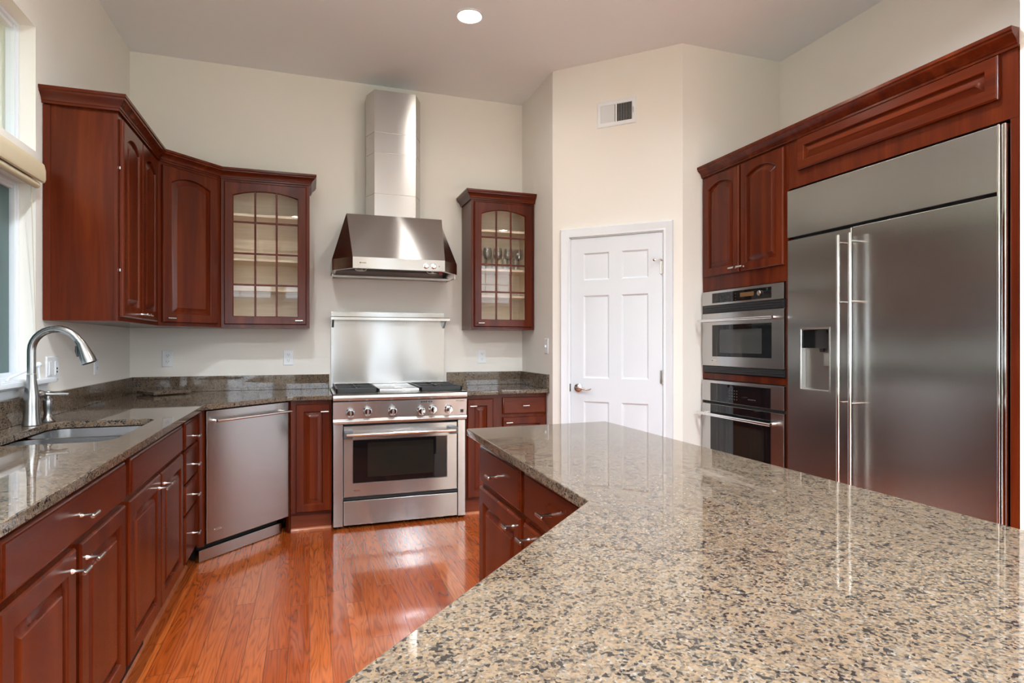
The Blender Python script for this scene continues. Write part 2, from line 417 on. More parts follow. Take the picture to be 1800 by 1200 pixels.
m = MB(); m.tube([(hx, dy-.046, hz), (hx+.02, dy-.050, hz+.002), (hx+.05, dy-.049, hz-.002), (hx+.075, dy-.046, hz-.010), (hx+.10, dy-.046, hz-.006), (hx+.112, dy-.046, hz)], [.011, .010, .008, .0065, .006, .004])
m.build('lever', M['nickel'], door1)
m = MB(); m.box(S0+.002, S0+.016, -.004, .004, hz-.028, hz+.028, .001); m.build('strike_plate', M['nickel'], door1)
for z in (1.775, 1.02, .25):
    m = MB(); m.box(dx1-.016, dx1+.010, -.002, dy+.001, z-.045, z+.045, .001); m.tube([(dx1+.002, -.006, z-.046), (dx1+.002, -.006, z+.046)], .0055)
    m.build('hinge', M['nickel'], door1)
m = MB(); m.tube([(dx1+.002, -.006, 1.825), (dx1-.012, -.02, 1.832), (dx1-.045, -.032, 1.828)], [.005, .004, .004]); m.lathe([(0, 0), (.009, .001), (.010, .01), (0, .014)], (dx1-.048, -.028, 1.826), 'y', 12)
m.build('door_stop', M['nickel'], door1)
# baseboards in view of side cameras
BP = [(0, 0), (.012, 0), (.012, .075), (.006, .09), (0, .092)]
for nm, path in (('baseboard_angled', [(XP+.02, YP-.02), (XP+.045, YP-.045)]), ('baseboard_oven_side', [(XQ+.002, YQ), (XQ+.14, YQ)]), ('baseboard_stub', [(XR, 1.38), (4.8, 1.38)]),
                 ('baseboard_behind_camera', [(XBIG, YBIG), (XFAR, YBIG)]), ('baseboard_far_right', [(XFAR, YBIG), (XFAR, 1.38)])):
    sd = -1 if nm in ('baseboard_behind_camera', 'baseboard_far_right') else 1
    struct(nm, MB().sweep(path, BP, sd), M['white'])

# windows: frame in the opening; local frame x along wall, -y into room
def window(n, loc, rz, w, h, cols=0, rows=0, depth=.06, screen=False, two=False, t=.035, q=.03):
    f = MB(); y0, y1 = depth, depth+.05
    f.box(0, t, y0, y1, 0, h, .003); f.box(w-t, w, y0, y1, 0, h, .003); f.box(t, w-t, y0, y1, 0, t, .003); f.box(t, w-t, y0, y1, h-t, h, .003)
    s0, s1 = t, w-t
    f.box(s0, s0+q, y0+.006, y1-.01, t, h-t, .002); f.box(s1-q, s1, y0+.006, y1-.01, t, h-t, .002)
    f.box(s0+q, s1-q, y0+.012, y1-.01, t, t+q, .002); f.box(s0+q, s1-q, y0+.012, y1-.01, h-t-q, h-t, .002)
    if two: f.box(w/2-.03, w/2+.03, y0+.006, y1-.01, t, h-t, .002)
    for k in range(1, cols): x = t+q+(w-2*t-2*q)*k/cols; f.box(x-.008, x+.008, y0+.02, y0+.034, t, h-t)
    for k in range(1, rows): z = t+q+(h-2*t-2*q)*k/rows; f.box(t, w-t, y0+.02, y0+.034, z-.008, z+.008)
    o = struct('window_%d' % n, f, M['white']); o.location = loc; o.rotation_euler = (0, 0, R(rz))
    MB().box(t+.01, w-t-.01, y0+.018, y0+.020, t+.01, h-t-.01).build('window_glass', M['glass'], o, None)
    if screen: MB().box(t+.01, w-t-.01, y0+.026, y0+.027, t+.01, h-t-.01).build('insect_screen', M['screen'], o, None)
    return o
n = 1
for i, (a, b, c, d) in enumerate(KW):
    window(n, (XL, a, c), 90, b-a, d-c, screen=(i == 0), two=(i == 0), t=.018, q=.018); n += 1
for (a, b, c, d) in JW: window(n, (XBIG, a, c), 90, b-a, d-c, two=False); n += 1
for (a, b, c, d) in BW: window(n, (b, YBIG, c), 180, b-a, d-c, 3, 4 if c < 1 else 2); n += 1
for (a, b, c, d) in RW: window(n, (XFAR, b, c), -90, b-a, d-c, 3, 4); n += 1
# kitchen window stool and apron
m = MB(); a, b = KW[0][0]-.11, KW[0][1]+.11; zt = KW[0][2]+.004
m.box(XL+.001, XL+.045, a, b, zt-.022, zt, .004); m.box(XL-.07, XL+.002, KW[0][0]+.001, KW[0][1]-.001, zt-.012, zt)
m.sweep([(XL, b-.02), (XL, a+.02)], [(0, zt-.068), (.008, zt-.068), (.013, zt-.05), (.011, zt-.036), (.018, zt-.030), (.020, zt-.022), (0, zt-.022)], -1)
struct('trim_2', m, M['white'])
struct('lawn', MB().box(-30, 30, -30, 30, -.45, -.30), M['grass'], None)

# unseen hedge outside the kitchen window, shaped to block sky light
hb_ = MB(); rgs = []
for i in range(29):
    y = -4+.45*i; q = []
    for k in range(16):
        a = math.pi*k/15; rr = 1+.16*math.sin(3.1*y+k*1.7)+.10*math.sin(7.3*y-k*2.9)
        q.append((-6.2+1.3*math.cos(a)*rr, y+.1*math.sin(k*5.1), -.3+5.0*math.sin(a)**.6*(.94+.06*math.sin(2.3*y))))
    rgs.append(q)
hb_.rings(rgs)
def m_leaf():
    n = NT('hedge_leaves'); no = n.n('ShaderNodeTexNoise', i_Vector=n.coord((1, 1, 1)), i_Scale=9.0, i_Detail=4.0)
    n.p(Base_Color=n.ramp(no.outputs[0], [(.35, srgb(34, 52, 24)), (.55, srgb(78, 104, 50)), (.7, srgb(120, 142, 82))]), Roughness=.8); n.bump(no.outputs[0], .15); return n.m
tag(hb_.build('hedge', m_leaf(), None, 0), 'unseen tall green hedge outside the kitchen window, shaped to block sky light', 'hedge', None, 'stuff')

# ------------------------------------------------------------------ cabinet pieces
def pull(parent, x, z, y=-.02, bar=.052, name='handle'):
    m = MB(); m.lathe([(.0075, 0), (.0065, .004), (.0045, .010), (.0045, .030), (.006, .034)], (x, y, z), 'y', 12)
    m.tube([(x-bar/2, y-.034, z), (x-bar/2+.002, y-.034, z), (x+bar/2-.002, y-.034, z), (x+bar/2, y-.034, z)], [.0045, .006, .006, .0045], 12)
    return m.build(name, M['nickel'], parent)
T = .020
def slab(parent, x0, x1, z0, z1, handle=None, name='drawer', mat=None):
    prof = [(0, -.001, 0), (0, -(T-.008), 0), (.004, -(T-.004), 0), (.008, -(T-.003), 0), (.010, -T, 0), (.014, -T, 0)]
    m = MB(); m.rings(frame_rings(x0, x1, z0, z1, prof))
    o = m.build(name, mat or M['cherryh'], parent)
    if handle: pull(o, handle[0], handle[1])
    return o
def rdoor(parent, x0, x1, z0, z1, handle=None, arch=0, fw=.055, name='door', mat=None):
    N = 14 if arch else 1
    prof = [(0, -.001, 0), (0, -(T-.006), 0), (.003, -(T-.002), 0), (.006, -T, 0), (fw, -T, arch), (fw+.003, -(T-.003), arch), (fw+.006, -(T-.013), arch*.98), (fw+.010, -(T-.0135), arch*.96),
            (fw+.036, -(T-.004), arch*.8), (fw+.039, -(T-.001), arch*.8)]
    m = MB(); m.rings(frame_rings(x0, x1, z0, z1, prof, N=N))
    o = m.build(name, mat or M['cherry'], parent, 28)
    if handle: pull(o, handle[0], handle[1])
    return o
def gdoor(parent, x0, x1, z0, z1, handle, arch=.035, fw=.058):
    N = 14
    prof = [(0, -.001, 0), (0, -(T-.006), 0), (.003, -(T-.002), 0), (.006, -T, 0), (fw-.004, -T, arch), (fw, -(T-.006), arch), (fw, -.001, arch)]
    m = MB(); m.loop_rings(frame_rings(x0, x1, z0, z1, prof, N=N))
    o = m.build('door', M['cherry'], parent, 28); pull(o, *handle)
    a, b, c, d = x0+fw, x1-fw, z0+fw, z1-fw
    g = MB(); pts = [(a-.004, c-.004), (b+.004, c-.004)]
    for k in range(N+1): t = k/N; pts.append((b+.004+(a-b-.008)*t, d+.004-arch*(2*t-1)**2))
    g.rings([[(x, y, z) for x, z in pts] for y in (-.0085, -.0065)]); g.build('glass_pane', M['glass'], o, None)
    mm = MB(); q = .0065
    for k in (1, 2):
        x = a+(b-a)*k/3; t = (x-b)/(a-b); mm.box(x-q, x+q, -(T-.003), -.009, c, d-arch*(2*t-1)**2+.002, .0015)
    hh = (d-c)/4
    for k in (1, 2, 3): mm.box(a-.001, b+.001, -(T-.0035), -.009, c+hh*k-q, c+hh*k+q, .0015)
    mm.build('muntins', M['cherry'], o)
    return o
UZ0, UZ1, UD = 1.36, 2.395, .302
UH = UZ1-UZ0
# upper double-door cabinet on the left wall (faces +X): local x -> +Y
t = thing('upper_cabinet', 'cherry wall cabinet with two narrow arched doors beside the kitchen window', 'cabinet', (XL+.002+UD, 3.345, UZ0), 90)
m = MB(); m.box(0, .804, 0, UD, 0, UH, .0015); m.build('case', M['cherry'], t)
m = MB(); m.box(-.010, -.0005, .0, .018, .0, UH-.03, .001); m.box(-.012, -.0005, UD-.030, UD, 0, UH-.02, .002); m.box(-.005, -.0005, .018, UD-.03, .0, UH-.03); m.build('side_panel', M['cherry'], t)
rdoor(t, .018, .365, .022, UH-.045, (.335, .048), .04)
rdoor(t, .372, .715, .022, UH-.045, (.402, .048), .04)
for z in (.25, .75):
    m = MB(); m.box(.008, .0165, -.008, -.001, z-.007, z+.007, .001); m.build('hinge', M['nickel'], t)
# diagonal corner upper
loc = (-.883, 4.151, UZ0)
t = thing('corner_cabinet', 'cherry corner wall cabinet set diagonally, single arched door', 'cabinet', loc, 45)
poly = local(loc, 45, [(-.883, 4.151), (-.576, 4.458), (-.576, YB-.002), (XL+.002, YB-.002), (XL+.002, 4.151)])
m = MB().prism(poly, 0, UH); m.build('case', M['cherry'], t)
FW = .434
rdoor(t, .018, FW-.03, .022, UH-.035, (.055, .048), .04)
# glass-door uppers
def glass_upper(label, x0, w, handle_side, gl=True):
    t = thing('glass_door_cabinet', label, 'cabinet', (x0, YB-.002-UD, UZ0), 0)
    m = MB(); th = .018
    m.box(0, th, 0, UD, 0, UH, .001); m.box(w-th, w, 0, UD, 0, UH, .001); m.box(th, w-th, 0, UD, 0, th); m.box(th, w-th, 0, UD, UH-th, UH); m.box(th, w-th, UD-.006, UD, th, UH-th)
    m.box(th, .04, 0, .019, th, UH-th); m.box(w-.04, w-th, 0, .019, th, UH-th); m.box(.04, w-.04, 0, .019, UH-.06, UH-th); m.box(.04, w-.04, 0, .019, th, .035)
    m.build('case', M['cherry'], t)
    m = MB(); e = .002
    m.box(th, th+e, .0195, UD-.006, th, UH-th); m.box(w-th-e, w-th, .0195, UD-.006, th, UH-th); m.box(th+e, w-th-e, UD-.006-e, UD-.006, th, UH-th); m.box(th+e, w-th-e, .0195, UD-.009, th, th+e); m.box(th+e, w-th-e, .0195, UD-.009, UH-th-e, UH-th)
    m.build('lining', M['maple'], t, None)
    for z in SHELF: MB().box(th+e, w-th-e, .03, UD-.009, z-UZ0-.018, z-UZ0, .001).build('shelf', M['maple'], t)
    hx = w-.03-.04 if handle_side == 'r' else .03+.04
    gdoor(t, .022, w-.022, .022, UH-.035, (hx, .050))
    return t
SHELF = (1.635, 1.845, 2.155)
glass_upper('cherry wall cabinet with arched glass door and empty maple shelves, left of the hood', -.574, .574, 'r')
glass_upper('narrow cherry wall cabinet with arched glass door holding stemware, right of the hood', 1.193, .523, 'l')
CR = [(0, 0), (.010, 0), (.010, .010), (.014, .013), (.016, .022), (.022, .030), (.032, .040), (.040, .046), (.041, .054), (.046, .058), (.046, .072), (0, .072)]
def crown(label, path, z, side=1):
    m = MB(); m.sweep(path, [(o, z+h) for o, h in CR], side); o = m.build('crown_moulding', M['cherryh'], None, 30); return tag(o, label, 'moulding')
fx, fy = XL+.002+UD+.001, YB-.002-UD-.001
crown('cherry crown moulding bending along the tops of the left wall cabinets', [(XL+.001, 3.332), (fx, 3.332), (fx, 4.150), (-.5765, fy), (.001, fy), (.001, YB-.001)], UZ1-.018)
crown('short cherry crown moulding on the narrow glass cabinet right of the hood', [(1.192, YB-.001), (1.192, fy), (1.7165, fy), (1.7165, YB-.001)][:3]+[(1.7245, fy)], UZ1-.018)

# stemware on the middle shelf
def wineglass(h, r):
    return [(0, 0), (.034, .0005), (.034, .002), (.006, .006), (.0035, .012), (.003, h*.40), (.005, h*.44), (r*.75, h*.52), (r, h*.66), (r*.98, h*.8), (r*.80, h), (r*.80-.0012, h), (r*.98-.0014, h*.8), (r-.0014, h*.66), (r*.75-.0014, h*.53), (0, h*.455)]
protos = {}
spots = []
for k in range(5): spots.append((1.262+.090*k, 4.555, .175, 0)); spots.append((1.300+.085*k, 4.655, .19, 1))
desc = ['stemmed wine glass in the front row on the middle shelf of the narrow glass cabinet', 'taller stemmed glass in the rear row on the middle shelf of the narrow glass cabinet']
posn = ['leftmost', 'second from left', 'middle one', 'second from right', 'rightmost']
cnt = [0, 0]
for x, y, h, kd in spots:
    if x > 1.675: continue
    if kd not in protos:
        m = MB(); m.lathe(wineglass(h, .037), (0, 0, 0), n=20); o = m.build('wine_glass', M['stem'], None, 50); protos[kd] = o
    else: o = protos[kd].copy(); COL.objects.link(o)
    o.location = (x, y, SHELF[1]+.0005)
    tag(o, ['clear wine glass, %s of the front row, narrow glass cabinet middle shelf', 'taller clear wine glass, %s of the rear row, narrow glass cabinet middle shelf'][kd] % posn[cnt[kd]], 'glass', 'wine glasses in the narrow glass cabinet'); cnt[kd] += 1
# tumblers between
for k, x in enumerate((1.305, 1.395, 1.485, 1.575)):
    if k == 0:
        m = MB(); m.lathe([(0, 0), (.024, 0), (.030, .085), (.0285, .085), (.023, .008), (0, .008)], n=20); tb = m.build('tumbler', M['stem'], None, 50); o = tb
    else: o = tb.copy(); COL.objects.link(o)
    o.location = (x, 4.50+.002, SHELF[1]+.0005)
    tag(o, 'short clear tumbler before the wine glasses, %s of four' % ['leftmost', 'second', 'third', 'rightmost'][k], 'glass', 'tumblers in the narrow glass cabinet')

# ------------------------------------------------------------------ base cabinets
BZ0, BZ1 = .128, ZC-.031
def base(name, label, loc, rz, w, d, cat='cabinet', open_top=False, toe=True, toe_in=.050, group=None):
    t = thing(name, label, cat, (loc[0], loc[1], 0), rz, group)
    m = MB(); h = BZ1
    if open_top:
        m.box(0, .018, 0, d, BZ0, h); m.box(w-.018, w, 0, d, BZ0, h); m.box(.018, w-.018, 0, d, BZ0, BZ0+.018); m.box(.018, w-.018, d-.006, d, BZ0, h); m.box(.018, w-.018, 0, .02, BZ0+.018, h)
    else: m.box(0, w, 0, d, BZ0, h, .001)
    m.build('case', M['cherry'], t)
    if toe: MB().box(0, w, toe_in, d-.02, 0, BZ0-.0005).build('toe_kick', M['toe'], t)
    return t
LX = -.607; LD = LX-XL-.003
# left run, facing +X
t = base('base_cabinet', 'cherry base cabinet with wide drawer over two doors, nearest on the left', (LX, 1.440), 90, .903, LD)
slab(t, .025, .880, .722, .850, (.455, .785)); rdoor(t, .015, .425, .138, .706, (.39, .655)); rdoor(t, .460, .872, .138, .706, (.498, .655))
t = base('sink_cabinet', 'cherry sink base cabinet with plain false front and two doors', (LX, 2.345), 90, .950, LD, open_top=True)
slab(t, .035, .915, .722, .850, name='false_front'); rdoor(t, .012, .462, .138, .706, (.425, .655)); rdoor(t, .478, .925, .138, .706, (.516, .655))
m = MB(); m.box(.05, .43, .040, .0495, .018, .120, .001)
for k in range(30): m.box(.058+.0125*k, .064+.0125*k, .036, .040, .022, .112)
m.build('vent_grille', M['black'], t)
t = base('drawer_cabinet', 'cherry stack of four drawers between sink cabinet and dishwasher', (LX, 3.297), 90, .418, LD)
for z0, z1, hz in ((.716, .850, .762), (.542, .704, .612), (.386, .530, .452), (.138, .374, .248)): slab(t, .035, .385, z0, z1, (.21, hz))
m = MB(); m.box(.385, .418, -.004, -.0005, BZ0, BZ1-.002); m.build('filler_strip', M['cherry'], t)
t = base('base_cabinet', 'cherry base cabinet nearest the camera under the left worktop', (LX, .62), 90, .818, LD)
slab(t, .025, .79, .722, .850, (.40, .785)); rdoor(t, .02, .40, .138, .706, (.36, .655)); rdoor(t, .42, .80, .138, .706, (.46, .655))
# shoe moulding along the left run
m = MB(); m.sweep([(LX-.0495, .62), (LX-.0495, 3.70)], [(0, 0), (.014, 0), (.0135, .006), (.010, .012), (.005, .016), (0, .017)], 1)
tag(m.build('shoe_moulding', M['shoe'], None), 'oak shoe moulding along the toe kick of the left cabinets', 'moulding')
# back run
BY = 4.148; BDp = YB-.003-BY
t = base('base_cabinet', 'narrow cherry base cabinet between the dishwasher and the range', (-.118, BY), 0, .258, BDp)
rdoor(t, .032, .250, .135, .848, (.213, .800), fw=.048)
t = base('base_cabinet', 'narrow cherry base cabinet right of the range', (1.068, BY), 0, .240, BDp)
rdoor(t, .010, .205, .135, .848, (.045, .800), fw=.048)
t = base('base_cabinet', 'cherry base cabinet with drawer beside the pantry corner', (1.309, BY+.055), 0, .412, BDp-.055)
slab(t, .055, .400, .720, .848, (.228, .785)); rdoor(t, .055, .400, .135, .700, (.095, .662), fw=.052)
for nm, a, b in (('left', -.118, .140), ('right', 1.068, 1.308)):
    m = MB(); m.sweep([(b, BY+.0495), (a, BY+.0495)], [(0, 0), (.014, 0), (.0135, .006), (.010, .012), (.005, .016), (0, .017)], -1)
    tag(m.build('shoe_moulding', M['shoe'], None), 'short shoe moulding at the floor just %s of the range' % nm, 'moulding')

# ------------------------------------------------------------------ worktops
def offset(poly, d):
    n = len(poly); out = []
    for i in range(n):
        a, b, c = Vector(poly[i-1]), Vector(poly[i]), Vector(poly[(i+1) % n])
        e1, e2 = (b-a).normalized(), (c-b).normalized(); n1, n2 = Vector((-e1.y, e1.x)), Vector((-e2.y, e2.x))
        mm = (n1+n2)/(1+n1.dot(n2)); out.append((b.x+mm.x*d, b.y+mm.y*d))
    return out
def slab_top(outer, z0, z1, holes=(), e=.003):
    """outer counter-clockwise, holes clockwise"""
    m = MB(); bm = m.bm; edges = []
    for poly in [outer]+list(holes):
        seq = [(offset(poly, e), z1), (offset(poly, e*.3), z1-e*.3), (poly, z1-e), (poly, z0+e), (offset(poly, e), z0)]
        vs = [[bm.verts.new((x, y, z)) for x, y in p] for p, z in seq]; k = len(poly)
        for a, b in zip(vs, vs[1:]):
            for i in range(k): j = (i+1) % k; bm.faces.new((a[i], b[i], b[j], a[j]))
        edges.append((vs[0], vs[-1]))
    for w in (0, 1):
        es = []
        for pr in edges:
            l = pr[w]
            for i in range(len(l)): es.append(bm.edges.get((l[i], l[(i+1) % len(l)])))
        bmesh.ops.triangle_fill(bm, edges=es, use_beauty=True, use_dissolve=False)
    return m
SINK = rrect(-1.065, -.665, 2.43, 3.105, .07)
outer = [(-.560, .60), (-.560, 3.678), (-.137, 4.101), (.143, 4.101), (.143, YB-.002), (XL+.002, YB-.002), (XL+.002, .60)]
m = slab_top(outer, ZC-.030, ZC, [SINK[::-1]])
ct = m.build('worktop', M['granite'], None, 30)
tag(ct, 'polished brown granite worktop with the sink, running from the window to the range', 'worktop')
m = MB(); m.box(XL+.002, XL+.022, .60, YB-.002, ZC+.0005, 1.0155, .0015); m.box(XL+.022, .143, YB-.022, YB-.002, ZC+.0005, 1.0155, .0015)
m.build('backsplash', M['granite'], ct)
outer = [(1.064, 4.101), (1.300, 4.101), (1.345, 4.152), (XP-.002, 4.152), (XP-.002, YB-.002), (1.064, YB-.002)]
ct2 = slab_top(outer, ZC-.030, ZC).build('worktop', M['granite'], None, 30)
tag(ct2, 'short polished brown granite worktop right of the range', 'worktop')
m = MB(); m.box(1.064, XP-.022, YB-.022, YB-.002, ZC+.0005, 1.0155, .0015); m.box(XP-.022, XP-.002, 4.152, YB-.002, ZC+.0005, 1.0155, .0015)
m.build('backsplash', M['granite'], ct2)
IA, IB, IC = (.603, 2.321), (1.243, 2.342), (.576, 1.169)
outer = [(-.343, .25), (1.256, .25), (1.250, .727), IB, IA, IC]
it = slab_top(outer, ZC-.030, ZC, e=.004).build('island_worktop', M['granite2'], None, 30)
tag(it, 'large polished beige speckled granite island worktop in the foreground', 'worktop')
# loose slab of granite in the corner
a = (-.925, 4.425)
m = slab_top([(0, 0), (.25, 0), (.25, .21), (0, .21)], 0, .022, e=.003)
o = m.build('granite_board', M['granite'], None, 30); o.location = (-.964, 4.407, ZC+.006); o.rotation_euler = (0, 0, R(40)); tag(o, 'loose square offcut of brown granite lying in the worktop corner', 'board')
for x, y in ((.03, .03), (.22, .03), (.22, .18), (.03, .18)):
    ft = MB(); ft.lathe([(0, -.0055), (.008, -.0055), (.008, -.0002), (0, -.0002)], (x, y, 0), n=10); ft.build('foot', M['rubber'], o)
o['label'] = 'loose square offcut of brown granite lying in the worktop corner'

# sink
t = thing('sink', 'undermount double bowl steel sink in the left worktop', 'sink', (-.865, 2.77, ZC-.031))
def bowl(x0, x1, y0, y1, dep, name):
    m = MB(); rr = [(rrect(x0-.01, x1+.01, y0-.01, y1+.01, .07), 0), (rrect(x0, x1, y0, y1, .065), -.0), (rrect(x0+.004, x1-.004, y0+.004, y1-.004, .065), -dep*.8),
        (rrect(x0+.02, x1-.02, y0+.02, y1-.02, .055), -dep*.96), (rrect(x0+.05, x1-.05, y0+.05, y1-.05, .04), -dep)]
    m.rings([[(x+.865, y-2.77, z-.001) for x, y in p] for p, z in rr], cap0=False)
    m.build(name, M['sinksteel'], t)
    cx, cy = (x0+x1)/2+.865, (y0+y1)/2-2.77
    m = MB(); m.lathe([(0, 0), (.03, 0), (.042, .003), (.045, .001), (.045, -.001), (0, -.001)], (cx, cy, -dep+.001)); m.build('drain', M['chrome'], t)
bowl(-1.058, -.672, 2.437, 2.785, .20, 'large_bowl'); bowl(-1.058, -.672, 2.815, 3.098, .16, 'small_bowl')
# faucet
fx0, fy0 = -1.105, 3.000
t = thing('faucet', 'tall brushed nickel gooseneck faucet with pull-down spray head behind the sink', 'faucet', (fx0, fy0, ZC+.0005))
m = MB(); m.lathe([(0, 0), (.033, 0), (.034, .004), (.030, .03), (.0285, .08), (.0275, .12), (.023, .155), (.0175, .19), (.0165, .215), (0, .216)], n=28); m.build('body', M['faucet'], t)
arc = [(0, 0, .217), (0, 0, .28)]
for k in range(0, 13): a = math.pi-R(150)*k/12; arc.append((.088+.088*math.cos(a), 0, .315+.088*math.sin(a)*1.03))
m = MB(); m.tube(arc, .0155, 20); m.build('spout', M['faucet'], t)
e0 = Vector(arc[-1]); d0 = (Vector(arc[-1])-Vector(arc[-2])).normalized(); d1 = Vector((.36, 0, -1)).normalized()
pts = [e0+d0*.001, e0+d0*.02, e0+d0*.02+d1*.03, e0+d0*.02+d1*.065, e0+d0*.02+d1*.088]
m = MB(); m.tube([tuple(p) for p in pts], [.0162, .018, .023, .029, .030], 22); hd = m.build('spray_head', M['faucet'], t)
p = pts[2]-Vector((.027, 0, .004)); m = MB(); m.tube([tuple(p+Vector((-.001, 0, .022))), tuple(p), tuple(p+Vector((.006, 0, -.025)))], [.004, .006, .004], 10); m.build('spray_button', M['black'], hd)
tip = pts[-1]; m = MB(); m.tube([tuple(tip+d1*.0005), tuple(tip+d1*.003)], [.026, .024], 20); m.build('nozzle', M['black'], hd)
m = MB(); m.tube([(.010, .018, .125), (.02, .030, .128), (.03, .040, .128)], [.020, .019, .013], 16); m.tube([(.03, .040, .128), (.06, .046, .126), (.115, .052, .126)], [.0085, .007, .006], 12); m.build('lever', M['faucet'], t)
t = thing('soap_dispenser', 'small brushed nickel soap dispenser beside the faucet', 'dispenser', (-1.085, 3.105, ZC+.0005))
t.scale = (1.25, 1.25, 1.25)
m = MB(); m.lathe([(0, 0), (.022, 0), (.023, .004), (.015, .012), (.011, .03), (.014, .05), (.015, .075), (.012, .082), (0, .083)], n=20); m.build('body', M['faucet'], t)
m = MB(); m.lathe([(0, .083), (.010, .083), (.010, .098), (.013, .100), (.012, .108), (0, .110)], n=16); m.tube([(0, 0, .100), (.03, 0, .102), (.060, 0, .096)], [.007, .006, .004], 10); m.build('pump_spout', M['faucet'], t)

# ------------------------------------------------------------------ dishwasher (faces the diagonal)
loc = (-.552, 3.7085, 0)
t = thing('dishwasher', 'stainless steel dishwasher set diagonally in the corner of the base cabinets', 'dishwasher', loc, 45)
DWW = .600
m = MB(); m.box(.004, DWW-.004, .036, .56, .105, .868); m.box(.01, DWW-.01, .10, .5, .004, .105); m.build('tub', M['rubber'], t)
m = MB(); m.box(.003, DWW-.003, 0, .034, .118, .868, .003); dd = m.build('door', M['steel'], t)
m = MB(); m.tube([(.035, -.045, .812), (DWW-.02, -.045, .812)], .0085, 14); m.build('handle', M['chrome'], dd)
for x in (.05, DWW-.05):
    m = MB(); m.tube([(x, .001, .812), (x, -.045, .812)], [.009, .007], 12); m.build('handle_post', M['chrome'], dd)
m = MB(); m.box(.0, DWW-.008, .060, .09, .004, .070, .002); m.build('kick_plate', M['steel'], t)
def badge(parent, x, y, z, w=.045):
    m = MB(); pr = rrect(x-w/2, x+w/2, z-.006, z+.006, .0055, 4)
    m.rings([[(a, yy, b) for a, b in pr] for yy in (y, y-.002)]); b = m.build('badge', M['chrome'], parent)
    m = MB(); m.lathe([(0, 0), (.0045, 0), (.0045, .0008), (0, .0008)], (x-w/2+.007, y-.002, z), 'y', 12); m.build('emblem', M['ink'], b)
    text(b, 'Monogram', (x-w/2+.013, y-.0022, z-.0032), .0078)
def text(parent, s, loc, size, mat=None):
    c = bpy.data.curves.new('lettering', 'FONT'); c.body = s; c.size = size; c.extrude = .0002; c.resolution_u = 2
    o = bpy.data.objects.new('tmp', c); COL.objects.link(o); bpy.context.view_layer.update()
    me = bpy.data.meshes.new_from_object(o); bpy.data.objects.remove(o)
    me.transform(Matrix.Translation(loc) @ Matrix.Rotation(R(90), 4, 'X')); me.name = 'lettering'; me.materials.clear(); me.materials.append(mat or M['ink'])
    q = bpy.data.objects.new('lettering', me); COL.objects.link(q); q.parent = parent; return q
badge(dd, .075, 0, .185)
# dark recess filler beside the dishwasher
tag(MB().prism([(-.600, 3.722), (-.575, 3.722), (-.565, 3.727), (-.600, 3.755)], .10, .874).build('filler_post', M['cherry'], None), 'thin cherry filler between drawer stack and dishwasher', 'filler')
m = MB(); m.prism([(-.131, 4.156), (-.1205, 4.150), (-.1205, 4.21), (-.15, 4.19)], .0, .874)
tag(m.build('filler_post', M['cherry'], None), 'narrow cherry filler right of the dishwasher', 'filler')

# ------------------------------------------------------------------ range
RX, RY, RWD = .147, 4.120, .912
t = thing('range', 'stainless steel professional gas range under the hood', 'range', (RX, RY, 0))
RB = YB-.012-RY
m = MB(); m.box(.004, RWD-.004, .052, RB, .02, .865); m.build('body', M['rubber'], t)
for x in (.03, RWD-.07):
    m = MB(); m.box(x, x+.04, .08, .12, 0, .02); m.build('foot', M['black'], t)
m = MB(); m.box(.002, .064, -.004, .05, .02, .706, .003); m.build('side_post', M['steel'], t)
m = MB(); m.box(RWD-.056, RWD-.002, -.004, .05, .02, .706, .003); m.build('side_post', M['steel'], t)
# cooktop with bullnose
m = MB(); prof = [(.055, .864), (-.030, .864), (-.045, .868), (-.052, .878), (-.052, .892), (-.046, .904), (-.030, .912), (-.01, .914), (RB, .914), (RB, .872)]
m.rings([[(x, y, z) for y, z in prof] for x in (0, RWD)]); m.build('cooktop', M['steel'], t)
# rear vent strip
m = MB(); m.box(.03, RWD-.03, RB-.040, RB-.004, .9145, .945, .002); vs = m.build('vent_strip', M['steel'], t)
m = MB()
for k in range(66): m.box(.045+.0125*k, .0505+.0125*k, RB-.042, RB-.0395, .920, .941)
m.build('slots', M['black'], vs)
# control panel
m = MB(); prof = [(.05, .862), (-.036, .862), (-.040, .858), (-.030, .745), (-.036, .738), (-.040, .728), (-.036, .714), (-.026, .709), (.05, .709)]
m.rings([[(x, y, z) for y, z in prof] for x in (0, RWD)]); cp = m.build('control_panel', M['steel'], t, 20)
kn = [(.184, .802), (.297, .806), (.405, .812), (.600, .812), (.675, .820), (.785, .822)]
kn = [(616.2, 726), (646.6, 723), (690.7, 722.4), (741.2, 722.4), (762.2, 719.5), (789.7, 719.5)]
def unproj_y(px, py, Y):
    a = R(18.93); c, s = math.cos(a), math.sin(a); u = (px-900)/1037.4; v = -(py-603.6)/1037.4
    k = Y/(-s*u+c); return (c*u+s)*k, 1.2503+v*k
for px, py in kn:
    x, z = unproj_y(px, py, RY-.055); x -= RX
    m = MB(); m.lathe([(.030, .0), (.031, .004), (.028, .008), (.024, .012), (.023, .034), (.020, .040), (0, .041)], (x, -.034, z), 'y', 24)
    m.box(x-.0045, x+.0045, -.084, -.070, z-.022, z+.022, .002)
    kb = m.build('knob', M['chrome'], cp)
    m = MB(); m.box(x-.0012, x+.0012, -.0855, -.083, z+.004, z+.021); m.build('pointer', M['black'], kb)
for k in range(5):
    m = MB(); m.lathe([(0, 0), (.0055, 0), (.0055, .002), (0, .0025)], (.590+.017*k, -.0385, .847), 'y', 12); m.build('indicator', M['black'], cp)
m = MB(); m.box(.868, .888, -.040, -.034, .762, .784, .001); m.build('switch', M['black'], cp)
text(cp, 'Monogram', (.832, -.0402, .842), .014)
